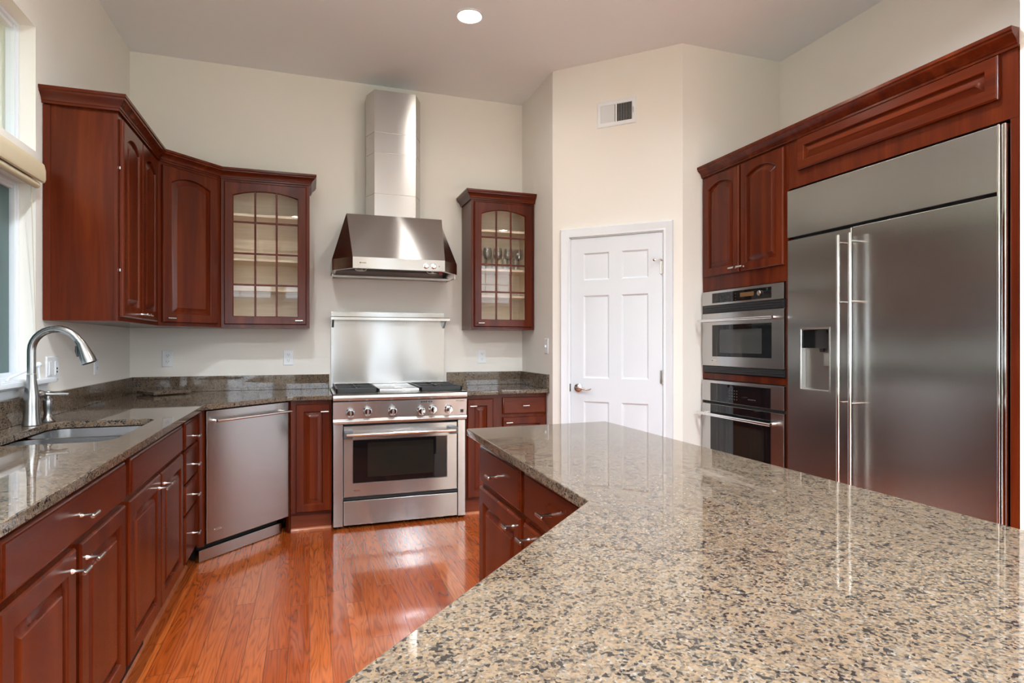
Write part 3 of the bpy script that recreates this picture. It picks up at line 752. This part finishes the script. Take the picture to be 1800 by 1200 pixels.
# oven door
m = MB(); x0, x1, z0, z1 = .068, RWD-.060, .212, .694
prof = [(0, .048, 0), (0, .004, 0), (.004, 0, 0), (.058, 0, 0)]
wx0, wx1, wz0, wz1 = .127, .780, .302, .600
rg = [[(x0, .048, z0), (x1, .048, z0), (x1, .048, z1), (x0, .048, z1)], [(x0, .004, z0), (x1, .004, z0), (x1, .004, z1), (x0, .004, z1)],
      [(x0+.004, 0, z0+.004), (x1-.004, 0, z0+.004), (x1-.004, 0, z1-.004), (x0+.004, 0, z1-.004)],
      [(wx0, 0, wz0), (wx1, 0, wz0), (wx1, 0, wz1), (wx0, 0, wz1)], [(wx0+.003, .004, wz0+.003), (wx1-.003, .004, wz0+.003), (wx1-.003, .004, wz1-.003), (wx0+.003, .004, wz1-.003)]]
m.rings(rg); od = m.build('oven_door', M['steel'], t, 25)
m = MB(); m.box(wx0+.004, wx1-.004, .0025, .0039, wz0+.004, wz1-.004); m.build('door_glass', M['blackgl'], od)
m = MB(); m.box(wx0+.10, wx1-.10, .0015, .0024, wz0+.04, wz1-.025); m.build('inner_window', m_simple('smoked_glass', (.018, .016, .013, 1), .03), od)
m = MB(); m.tube([(.085, -.062, .640), (RWD-.085, -.062, .640)], .0115, 16); m.build('handle', M['chrome'], od)
for x in (.098, RWD-.098):
    m = MB(); m.box(x-.030, x+.030, -.056, 0, .614, .664, .005); m.build('handle_mount', M['mount'], od)
badge(od, .155, 0, .258)
m = MB(); m.box(.068, RWD-.060, .004, .048, .192, .209); m.build('lower_grille', M['black'], t)
m = MB(); m.box(.068, RWD-.060, -.004, .05, .024, .188, .004); m.build('drawer', M['steel'], t)
# grates
def grate(x0, x1):
    m = MB(); y0, y1, z = .03, RB-.07, .9145
    for (a, b, c, d) in ((x0, x1, y0, y0+.014), (x0, x1, y1-.014, y1), (x0, x0+.014, y0, y1), (x1-.014, x1, y0, y1), (x0, x1, (y0+y1)/2-.007, (y0+y1)/2+.007)):
        m.box(a, b, c, d, z, z+.030, .003)
    for yc in ((y0*3+y1)/4, (y0+y1*3)/4):
        m.box(x0+.01, (x0+x1)/2-.035, yc-.005, yc+.005, z+.012, z+.032, .002); m.box((x0+x1)/2+.035, x1-.01, yc-.005, yc+.005, z+.012, z+.032, .002)
        m.box((x0+x1)/2-.005, (x0+x1)/2+.005, yc+.035, yc+.125, z+.012, z+.032, .002); m.box((x0+x1)/2-.005, (x0+x1)/2+.005, yc-.125, yc-.035, z+.012, z+.032, .002)
        for q in (.07, .11): m.box(x0+.01, x1-.01, yc-q-.004, yc-q+.004, z+.014, z+.029, .001)
    g = m.build('grate', M['iron'], t)
    for yc in ((y0*3+y1)/4, (y0+y1*3)/4):
        b = MB(); b.lathe([(0, 0), (.048, 0), (.046, .008), (.030, .010), (.030, .014), (.026, .017), (0, .018)], ((x0+x1)/2, yc, z)); b.build('burner', M['iron'], t)
grate(.020, .300); grate(.592, .895)
m = MB(); m.box(.308, .584, .02, RB-.07, .9145, .938, .006); gr = m.build('griddle', M['steel'], t)
m = MB(); m.box(.408, .470, .012, .030, .9385, .948, .003); m.build('griddle_handle', M['nickel'], gr)
# backguard with shelf
t = thing('backguard', 'stainless steel backguard panel with narrow shelf behind the range', 'backguard', (RX, YB-.0115, 0))
m = MB(); m.box(.010, .898, 0, .010, .916, 1.498, .001); m.build('panel', M['steelg'], t)
m = MB(); m.rings([[(x, y, z) for y, z in ((-.001, 1.455), (-.130, 1.455), (-.134, 1.450), (-.134, 1.430), (-.128, 1.430), (-.128, 1.449), (-.001, 1.449))] for x in (.004, .912)]); sh = m.build('shelf', M['steel'], t)
for x in (.022, .888):
    m = MB(); m.rings([[(xx, y, z) for y, z in ((-.001, 1.448), (-.10, 1.448), (-.10, 1.440), (-.012, 1.375), (-.001, 1.375))] for xx in (x-.008, x+.008)]); m.build('bracket', M['steeld'], sh)
m = MB()
for k in range(58): m.box(.035+.0146*k, .041+.0146*k, -.0015, -.0001, 1.40, 1.447)
m.build('flutes', M['steel'], t)
# ------------------------------------------------------------------ hood
t = thing('range_hood', 'stainless steel chimney range hood mounted on the wall over the range', 'hood', (0, 0, 1.765))
o3 = lambda pts: [(x, y, z-1.765) for x, y, z in pts]
hb = [(.150, YB-.002), (.150, 4.385), (.281, 4.200), (.927, 4.200), (1.060, 4.385), (1.060, YB-.002)]
ht = [(.252, YB-.002), (.252, 4.52), (.254, 4.44), (.955, 4.44), (.957, 4.52), (.957, YB-.002)]
m = MB(); m.rings([o3([(x, y, z) for (x, y), z in zip(hb, [zz]*6)]) for zz in (1.772, 1.850)]+[o3([(x, y, 2.195) for x, y in ht])], cap0=False)
inner = offset(hb, .012) ; 
m.rings([o3([(x, y, 1.772) for x, y in hb]), o3([(x, y, 1.772) for x, y in offset(hb, .03)]), o3([(x, y, 1.815) for x, y in offset(hb, .05)])], cap0=False)
bmesh.ops.remove_doubles(m.bm, verts=m.bm.verts[:], dist=1e-5)
can = m.build('canopy', M['steel'], t, 12)
ci = [(.412, YB-.002), (.412, 4.635), (.459, 4.505), (.767, 4.505), (.824, 4.635), (.824, YB-.002)]
m = MB(); m.rings([o3([(x, y, z) for x, y in ci]) for z in (2.1955, 3.150)]); ch = m.build('chimney', M['steel'], t, 12)
for z in (2.372, 2.680, 2.832):
    m = MB(); cc = offset(ci, -.0012); m.rings([o3([(x, y, zz) for x, y in cc[1:5]]+[(x, y, zz) for x, y in [ci[4], ci[3], ci[2], ci[1]]]) for zz in (z, z+.003)])
    m.build('seam', M['steeld'], ch)
for x, z in ((.790, 1.805), (.845, 1.805)):
    m = MB(); m.lathe([(.020, 0), (.020, .003), (.015, .005), (.014, .022), (0, .023)], (x, 4.1995, z-1.765), 'y', 20); m.box(x-.003, x+.003, 4.170, 4.178, z-1.765-.013, z-1.765+.013, .001); m.build('knob', M['chrome'], can)
m = MB(); m.lathe([(0, 0), (.003, 0), (.003, .001), (0, .001)], (.885, 4.1995, .040), 'y', 8); m.build('indicator', M['ink'], can)
badge(can, .345, 4.1998, .045, .040)
m = MB(); m.box(.16, 1.05, YB-.12, YB-.01, -.012, .005, .003); m.build('drip_tray', M['steeld'], t)
for x, xo in ((.345, .04), (.86, .04)):
    m = MB(); m.lathe([(0, .020), (.04, .020), (.042, .010), (.032, .0), (0, .0)], (x, 4.32, .003), n=20); m.build('lamp', M['nickel'], t)
m = MB(); m.box(.905, .930, 4.30, 4.305, -.006, .020); m.build('switch', M['red'], t)
for s, x in ((-1, .158), (1, 1.052)):
    m = MB(); m.tube([(x, 4.42, -.020), (x, 4.72, -.020)], .006, 10); m.tube([(x, 4.42, -.020), (x, 4.42, .012)], .004, 8); m.tube([(x, 4.70, -.020), (x, 4.70, .012)], .004, 8); m.build('side_rail', M['chrome'], t)

# ------------------------------------------------------------------ right wall: oven tower, fridge surround (facing -X, local x -> -Y)
FX = 2.560; TZ = 2.395
t = thing('oven_tower', 'tall cherry cabinet holding the microwave and wall oven, two arched doors above', 'cabinet', (FX, YQ-.003, 0), -90)
TW = .770
DT = XR-.004-FX
m = MB(); m.box(0, .018, 0, DT, .1, TZ); m.box(TW-.018, TW, 0, DT, .1, TZ); m.box(.018, TW-.018, 0, DT, 1.605, TZ); m.box(.018, TW-.018, 0, DT, .1, .28); m.box(.018, TW-.018, 0, DT, 1.012, 1.052); m.box(.018, TW-.018, DT-.01, DT, .28, 1.605)
m.box(0, TW, .06, DT, 0, .099)
m.build('case', M['cherry'], t)
rdoor(t, .030, .378, 1.700, 2.370, (.350, 1.727), .04, fw=.05); rdoor(t, .395, .745, 1.700, 2.370, (.424, 1.727), .04, fw=.05)
# microwave
t = thing('microwave', 'built-in stainless microwave above the wall oven', 'microwave', (FX, YQ-.003, 1.054), -90)
q = 1.054
m = MB(); m.box(.022, TW-.022, .004, .42, .002, 1.600-q); m.build('body', M['rubber'], t)
m = MB(); m.box(.022, TW-.014, -.022, .003, 1.505-q, 1.598-q, .002); cpn = m.build('control_panel', M['steel'], t)
m = MB(); m.box(.13, .66, -.0235, -.0215, 1.517-q, 1.582-q); g = m.build('display_panel', M['blackgl'], cpn)
m = MB(); m.box(.40, .52, -.0245, -.0236, 1.540-q, 1.566-q); m.build('display', M['amber'], g)
m = MB(); m.lathe([(.016, 0), (.016, .010), (.013, .013), (0, .013)], (.572, -.0236, 1.551-q), 'y'); m.build('dial', M['nickel'], g)
m = MB()
for i in range(7):
    for j in range(3): m.box(.165+.031*i, .177+.031*i, -.0242, -.0236, (1.525+.019*j)-q, (1.529+.019*j)-q)
m.build('buttons', M['rubber'], g)
m = MB(); m.box(.026, TW-.016, -.014, .003, 1.452-q, 1.503-q)
for k in range(3): m.box(.035, TW-.026, -.020, -.014, (1.458+.015*k)-q, (1.465+.015*k)-q, .001)
m.build('upper_vent', M['black'], t)
m = MB(); m.box(.022, TW-.014, -.022, .003, 1.103-q, 1.450-q, .003); md = m.build('door', M['steel'], t)
m = MB(); m.box(.13, .662, -.0232, -.0218, 1.165-q, 1.372-q, 0); w_ = m.build('window', M['blackgl'], md)
m = MB(); m.box(.205, .585, -.0238, -.0233, 1.190-q, 1.340-q); m.build('inner_window', m_simple('grey_smoked_glass', (.05, .052, .05, 1), .05), w_)
m = MB(); m.tube([(.04, -.068, 1.402-q), (TW-.055, -.068, 1.402-q)], .009, 14); m.build('handle', M['chrome'], md)
for x in (.065, TW-.085):
    m = MB(); m.tube([(x, -.020, 1.402-q), (x, -.068, 1.402-q)], [.011, .008], 12); m.build('handle_post', M['chrome'], md)
badge(md, .150, -.022, 1.137-q, .05)
m = MB(); m.box(.026, TW-.016, -.014, .003, .003, 1.100-q)
for k in range(3): m.box(.035, TW-.026, -.020, -.014, .007+.014*k, .013+.014*k, .001)
m.build('lower_vent', M['black'], t)
# wall oven
t = thing('built_in_oven', 'built-in stainless wall oven with black glass below the microwave', 'oven', (FX, YQ-.003, .282), -90)
q = .282
m = MB(); m.box(.022, TW-.022, .004, .5, .002, 1.008-q); m.build('body', M['rubber'], t)
m = MB(); m.box(.020, TW-.014, -.022, .003, .868-q, 1.006-q, .002); cpn = m.build('control_panel', M['steel'], t)
m = MB(); m.box(.112, .655, -.0235, -.0215, .870-q, .988-q); g = m.build('display_panel', M['blackgl'], cpn)
m = MB()
for i in range(4):
    for j in range(4): m.box(.30+.022*i, .307+.022*i, -.0242, -.0236, .895+.018*j-q, .899+.018*j-q)
for i in range(5): m.box(.47+.014*i, .478+.014*i, -.0242, -.0236, .905-q, .910-q)
m.build('buttons', m_simple('dim_grey_marks', (.12, .12, .13, 1), .4), g)
m = MB(); m.box(.020, TW-.014, -.022, .003, .295-q, .850-q, .003); od2 = m.build('door', M['steel'], t)
m = MB(); m.box(.112, .655, -.0235, -.0215, .36-q, .848-q); g = m.build('door_glass', M['blackgl'], od2)
m = MB(); m.box(.185, .600, -.0240, -.0236, .42-q, .735-q); m.build('inner_window', bpy.data.materials['smoked_glass'], g)
m = MB(); m.tube([(.04, -.072, .785-q), (TW-.06, -.072, .785-q)], .0105, 14); m.build('handle', M['chrome'], od2)
for x in (.070, TW-.085):
    m = MB(); m.tube([(x, -.020, .785-q), (x, -.072, .785-q)], [.012, .009], 12); m.build('handle_post', M['chrome'], od2)
# fridge surround
SY = YQ-.003-TW-.001
t = thing('fridge_surround', 'cherry surround over the refrigerator with one long low raised-panel door', 'cabinet', (FX, SY, 0), -90)
SWD = SY-1.504
m = MB(); m.box(0, SWD, 0, DT, 2.118, TZ, .001); m.box(SWD-.028, SWD, 0, DT, 0, 2.1175, .001); m.build('case', M['cherry'], t)
rdoor(t, .075, SWD-.062, 2.205, 2.378, None, fw=.045, mat=M['cherryh'])
# fridge
FY0 = 2.643; FWW = FY0-1.534; 
t = thing('refrigerator', 'built-in stainless side-by-side refrigerator with ice dispenser', 'refrigerator', (FX, FY0, 0), -90)
m = MB(); m.box(.004, FWW-.004, .03, DT-.01, .02, 2.112); m.build('body', M['rubber'], t)
for x in (.04, FWW-.10):
    m = MB(); m.box(x, x+.05, .08, .13, 0, .02); m.build('foot', M['black'], t)
m = MB(); m.box(.006, FWW-.006, .01, .03, .022, .10); m.build('toe_grille', M['black'], t)
m = MB(); m.box(.003, FWW-.032, -.016, .028, 1.842, 2.104, .003); m.build('top_panel', M['steelh'], t)
m = MB(); m.box(FWW-.030, FWW-.020, -.026, .028, .10, 2.104, .003); m.box(FWW-.018, FWW-.002, -.018, .028, .10, 2.104, .003); m.build('edge_trim', M['chrome'], t)
sp = FY0-2.222
# freezer door with dispenser recess
ix0, ix1, iz0, iz1 = FY0-2.545, FY0-2.358, 1.003, 1.330
m = MB(); x0, x1, z0, z1 = .003, sp-.003, .105, 1.828
rg = []
for (a, b, c, d, y) in ((x0, x1, z0, z1, .028), (x0, x1, z0, z1, -.012), (x0+.004, x1-.004, z0+.004, z1-.004, -.016), (ix0, ix1, iz0, iz1, -.016), (ix0+.004, ix1-.004, iz0+.004, iz1-.004, -.012), (ix0+.006, ix1-.006, iz0+.006, iz1-.006, .020)):
    rg.append([(a, y, c), (b, y, c), (b, y, d), (a, y, d)])
m.rings(rg); fd = m.build('freezer_door', M['steelh'], t, 25)
m = MB(); rr = [[(a, y, c), (b, y, c), (b, y, d), (a, y, d)] for (a, b, c, d, y) in ((ix0-.006, ix1+.006, iz0-.006, iz1+.006, -.0165), (ix0-.006, ix1+.006, iz0-.006, iz1+.006, -.019), (ix0, ix1, iz0, iz1, -.019), (ix0, ix1, iz0, iz1, -.0165))]
m.loop_rings(rr); dp = m.build('dispenser_frame', M['nickel'], fd)
m = MB(); m.box(ix0+.007, ix1-.007, .016, .0195, iz0+.007, 1.225); m.build('dispenser_back', M['steeld'], dp)
m = MB(); m.box(ix0+.006, ix1-.006, -.008, .019, 1.226, iz1-.007); m.build('dispenser_panel', M['blackgl'], dp)
m = MB(); m.tube([(ix0+.12, .008, 1.225), (ix0+.12, .008, 1.205)], [.014, .011], 14); m.build('ice_chute', M['black'], dp)
m = MB(); m.box(ix1-.055, ix1-.020, .006, .012, 1.13, 1.20, .002); m.build('paddle', M['nickel'], dp)
m = MB(); m.box(sp+.003, FWW-.032, -.016, .028, .105, 1.828, .003); rd = m.build('refrigerator_door', M['steelh'], t)
for yy, dr in ((FY0-2.254, fd), (FY0-2.186, rd)):
    m = MB(); m.tube([(yy, -.070, .30), (yy, -.070, 1.790)], .0085, 14); h_ = m.build('handle', M['chrome'], dr)
    m = MB()
    for z in (.45, .957, 1.456, 1.752): m.tube([(yy, -.015, z), (yy, -.070, z)], .0055, 10)
    m.build('handle_posts', M['chrome'], h_)
crown('long cherry crown moulding over the oven tower and refrigerator', [(FX-.001, YQ-.002), (FX-.001, 1.500)], TZ-.012, 1)

# ------------------------------------------------------------------ island cabinets (face -X)
IX = .665
t = base('island_cabinet', 'island cherry cabinet with drawer over door at the far end', (IX, 2.305), -90, .510, .555)
slab(t, .012, .495, .700, .842, (.25, .765)); rdoor(t, .012, .495, .135, .678, (.44, .640))
t = base('island_cabinet', 'second island cherry cabinet with drawer, by the inner corner of the worktop', (IX, 1.794), -90, .510, .555)
slab(t, .022, .495, .700, .842, (.25, .765)); rdoor(t, .022, .495, .135, .678, (.075, .640))
loc = (-.195, .31, 0)
t = thing('island_cabinet', 'island corner cabinet below the nearest part of the beige worktop', 'cabinet', loc, 45)
poly = local(loc, 45, [(-.195, .31), (.665, 1.17), (.665, 1.283), (1.22, 1.283), (1.22, .31)])
MB().prism(poly, BZ0, BZ1).build('case', M['cherry'], t)
MB().prism([(x, y) for x, y in offset(poly[::-1][::-1], .0)], .0, BZ0-.0005).build('toe_kick', M['toe'], t) if False else MB().prism(offset(local(loc, 45, [(-.195, .31), (1.22, .31), (1.22, 1.283), (.665, 1.283), (.665, 1.17)]), .05), 0, BZ0-.0005).build('toe_kick', M['toe'], t)
rdoor(t, .03, .60, .135, .842, (.56, .79)); rdoor(t, .615, 1.18, .135, .842, (.655, .79))

# ------------------------------------------------------------------ electrical plates
def outlet(label, loc, rz, kind='duplex', w=.072, h=.117):
    t = thing('outlet' if kind == 'duplex' else 'light_switch', label, 'outlet' if kind == 'duplex' else 'switch', loc, rz)
    pr = [(0, -.0005, 0), (0, -.003, 0), (.004, -.006, 0)]
    m = MB(); m.rings(frame_rings(-w/2, w/2, -h/2, h/2, pr)); m.build('plate', M['plastic'], t)
    if kind == 'duplex':
        for z in (-.022, .022):
            m = MB(); m.rings([[(a, y, b+z) for a, b in rrect(-.017, .017, -.014, .014, .006, 3)] for y in (-.0058, -.0078)]); s_ = m.build('socket', M['plastic'], t)
            m = MB(); m.box(-.008, -.006, -.0083, -.0078, z-.002, z+.007); m.box(.006, .008, -.0083, -.0078, z-.002, z+.007); m.box(-.002, .002, -.0083, -.0078, z-.010, z-.006); m.build('slots', M['dark'], s_)
    elif kind == 'toggle':
        m = MB(); m.box(-.005, .005, -.018, -.0055, -.010, .008, .002); m.build('toggle', M['plastic'], t)
    return t
outlet('white outlet on the back wall nearest the left corner', (-.954, YB, 1.143), 0)
outlet('white outlet on the back wall just left of the range backguard', (-.151, YB, 1.145), 0)
outlet('white outlet on the back wall right of the range', (1.367, YB, 1.143), 0)
outlet('white outlet on the left wall under the wall cabinet', (XL, 4.065, 1.129), 90)
outlet('white toggle light switch on the side wall beside the pantry door', (XP, 4.209, 1.231), -90, 'toggle')
t = thing('switch_plate', 'wide white switch plate with two sockets at the end of the window sill', 'switch', (XL, 3.445, 1.130), 90)
m = MB(); m.rings(frame_rings(-.073, .073, -.058, .058, [(0, -.0005, 0), (0, -.003, 0), (.004, -.006, 0)])); m.build('plate', M['plastic'], t)
for x in (-.035, .035):
    m = MB(); m.box(x-.017, x+.017, -.009, -.0058, -.033, .033, .001); m.build('rocker' if x < 0 else 'outlet_insert', M['plastic'], t)
for z in (-.018, -.002):
    m = MB(); m.lathe([(.005, 0), (.005, .002), (0, .0025)], (.035, -.009, z), 'y', 10); m.build('button', M['dark'], t)
# register on the angled wall (local frame of the wall)
nx, ny = -math.sin(R(45)), -math.cos(R(45))
cx = XP+(.349+.632)/2*math.cos(R(45)); cy = YP-(.349+.632)/2*math.sin(R(45))
t = thing('air_vent', 'white wall register with vertical louvres high above the pantry door', 'vent', (cx, cy, 2.896), -45)
w, h = .285, .182
m = MB(); rg = [[(a, y, c), (b, y, c), (b, y, d), (a, y, d)] for (a, b, c, d, y) in ((-w/2, w/2, -h/2, h/2, -.0005), (-w/2, w/2, -h/2, h/2, -.004), (-w/2+.008, w/2-.008, -h/2+.008, h/2-.008, -.009), (-w/2+.028, w/2-.028, -h/2+.028, h/2-.028, -.009), (-w/2+.028, w/2-.028, -h/2+.028, h/2-.028, -.0005))]
m.loop_rings(rg); m.box(-.006, .006, -.009, -.002, -h/2+.028, h/2-.028); m.build('frame', M['plastic'], t)
m = MB(); m.box(-w/2+.028, w/2-.028, -.0015, -.0006, -h/2+.028, h/2-.028); m.build('duct_opening', M['dark'], t)
m = MB(); iw = w/2-.028
for sgn in (-1, 1):
    for k in range(9):
        x = sgn*(.012+(iw-.014)*(k+.5)/9); dx = -.0050 if sgn < 0 else .0010
        m.rings([[(x-dx-.0006, -.002, zz), (x-dx+.0006, -.002, zz), (x+dx+.0006, -.0085, zz), (x+dx-.0006, -.0085, zz)] for zz in (-h/2+.028, h/2-.028)])
m.build('louvres', M['plastic'], t)
m = MB(); m.box(w/2-.020, w/2-.016, -.016, -.0085, -.02, .02, .001); m.build('damper_lever', M['nickel'], t)

# ------------------------------------------------------------------ window shade and small things on the sill
t = thing('roller_shade', 'rolled-up beige fabric window shade above the sink', 'shade', (XL, 2.20, 1.975), 90)
L = 3.235-2.20
prof = [(-.001, .105), (-.03, .102), (-.044, .088), (-.050, .06), (-.050, .02), (-.046, .008), (-.038, .004), (-.038, .012), (-.042, .022), (-.042, .08), (-.03, .094), (-.001, .098)]
m = MB(); m.rings([[(x, y, z) for y, z in prof] for x in (0, L)]); m.build('valance', M['shade'], t)
m = MB(); m.tube([(.012, -.022, -.010), (L-.020, -.022, -.010)], .015, 18); m.build('fabric_roll', M['shade'], t)
m = MB(); m.tube([(.985, -.012, .0), (1.02, -.008, -.35), (1.055, -.006, -.70)], .0012, 6); m.build('cord', M['shade'], t)
o = MB().box(-.10, .10, -.022, .022, 0, .0015).build('paper_sheet', M['paper'], None); o.location = (XL+.0, 3.03, zt+.0005); o.rotation_euler = (0, 0, R(84)); tag(o, 'white paper slip lying on the window sill', 'paper')
m = MB(); m.tube([(XL-.03, 3.08, zt+.012), (XL-.01, 3.16, zt+.036), (XL+.012, 3.25, zt+.062)], [.006, .008, .008], 12); m.tube([(XL+.012, 3.25, zt+.062), (XL+.014, 3.262, zt+.066)], [.012, .012], 12)
m.tube([(XL-.03, 3.08, zt+.012), (XL-.032, 3.07, zt+.001)], [.006, .006], 10); m.tube([(XL+.013, 3.256, zt+.058), (XL+.016, 3.262, zt+.001)], [.004, .004], 8)
tag(m.build('window_crank', M['plastic'], None), 'white window crank handle at the right end of the sill', 'handle')

# ------------------------------------------------------------------ recessed ceiling lights
def can_light(x, y, label, k=1.0):
    t = thing('recessed_light', label, 'light', (x, y, H), 0, 'recessed ceiling lights')
    m = MB(); rgs = []
    for r, z in ((.088, -.0005), (.088, -.004), (.078, -.007), (.072, -.005), (.072, -.0005)): rgs.append([(r*math.cos(2*math.pi*k/32), r*math.sin(2*math.pi*k/32), z) for k in range(32)])
    m.loop_rings(rgs); m.build('trim_ring', M['white'], t)
    m = MB(); m.lathe([(0, -.0035), (.071, -.0035), (.071, -.0015), (0, -.0015)], n=32); m.build('lens', M['bulb'], t)
    l = bpy.data.lights.new('lamp', 'AREA'); l.shape = 'DISK'; l.size = .13; l.energy = LAMP_W*k; l.color = (1, .95, .90) if k == .4 else (.80, .92, 1)
    l.spread = R(150)
    lo = bpy.data.objects.new('lamp', l); COL.objects.link(lo); lo.parent = t; lo.location = (0, 0, -.012)
can_light(.943, 3.565, 'lit round recessed ceiling light in front of the range hood', .4)
can_light(-.30, 1.90, 'added ceiling fill light above the left cabinets, out of view', 3)  # this and the next two: unseen lamps added as kitchen fill
can_light(1.9, 1.90, 'added ceiling fill light before the refrigerator, out of view', 1.6)
can_light(.8, .3, 'added ceiling fill light above the near island, out of view', .4)
for x, w in ((-2.0, 'far left'), (-.2, 'left centre'), (1.6, 'centre'), (3.3, 'right centre'), (4.6, 'far right')):  # unseen rear row, added as fill light for the whole room
    can_light(x, -1.2, 'added ceiling fill light behind the camera, %s of the rear row, out of view' % w, 14 if x < 3 else 7)
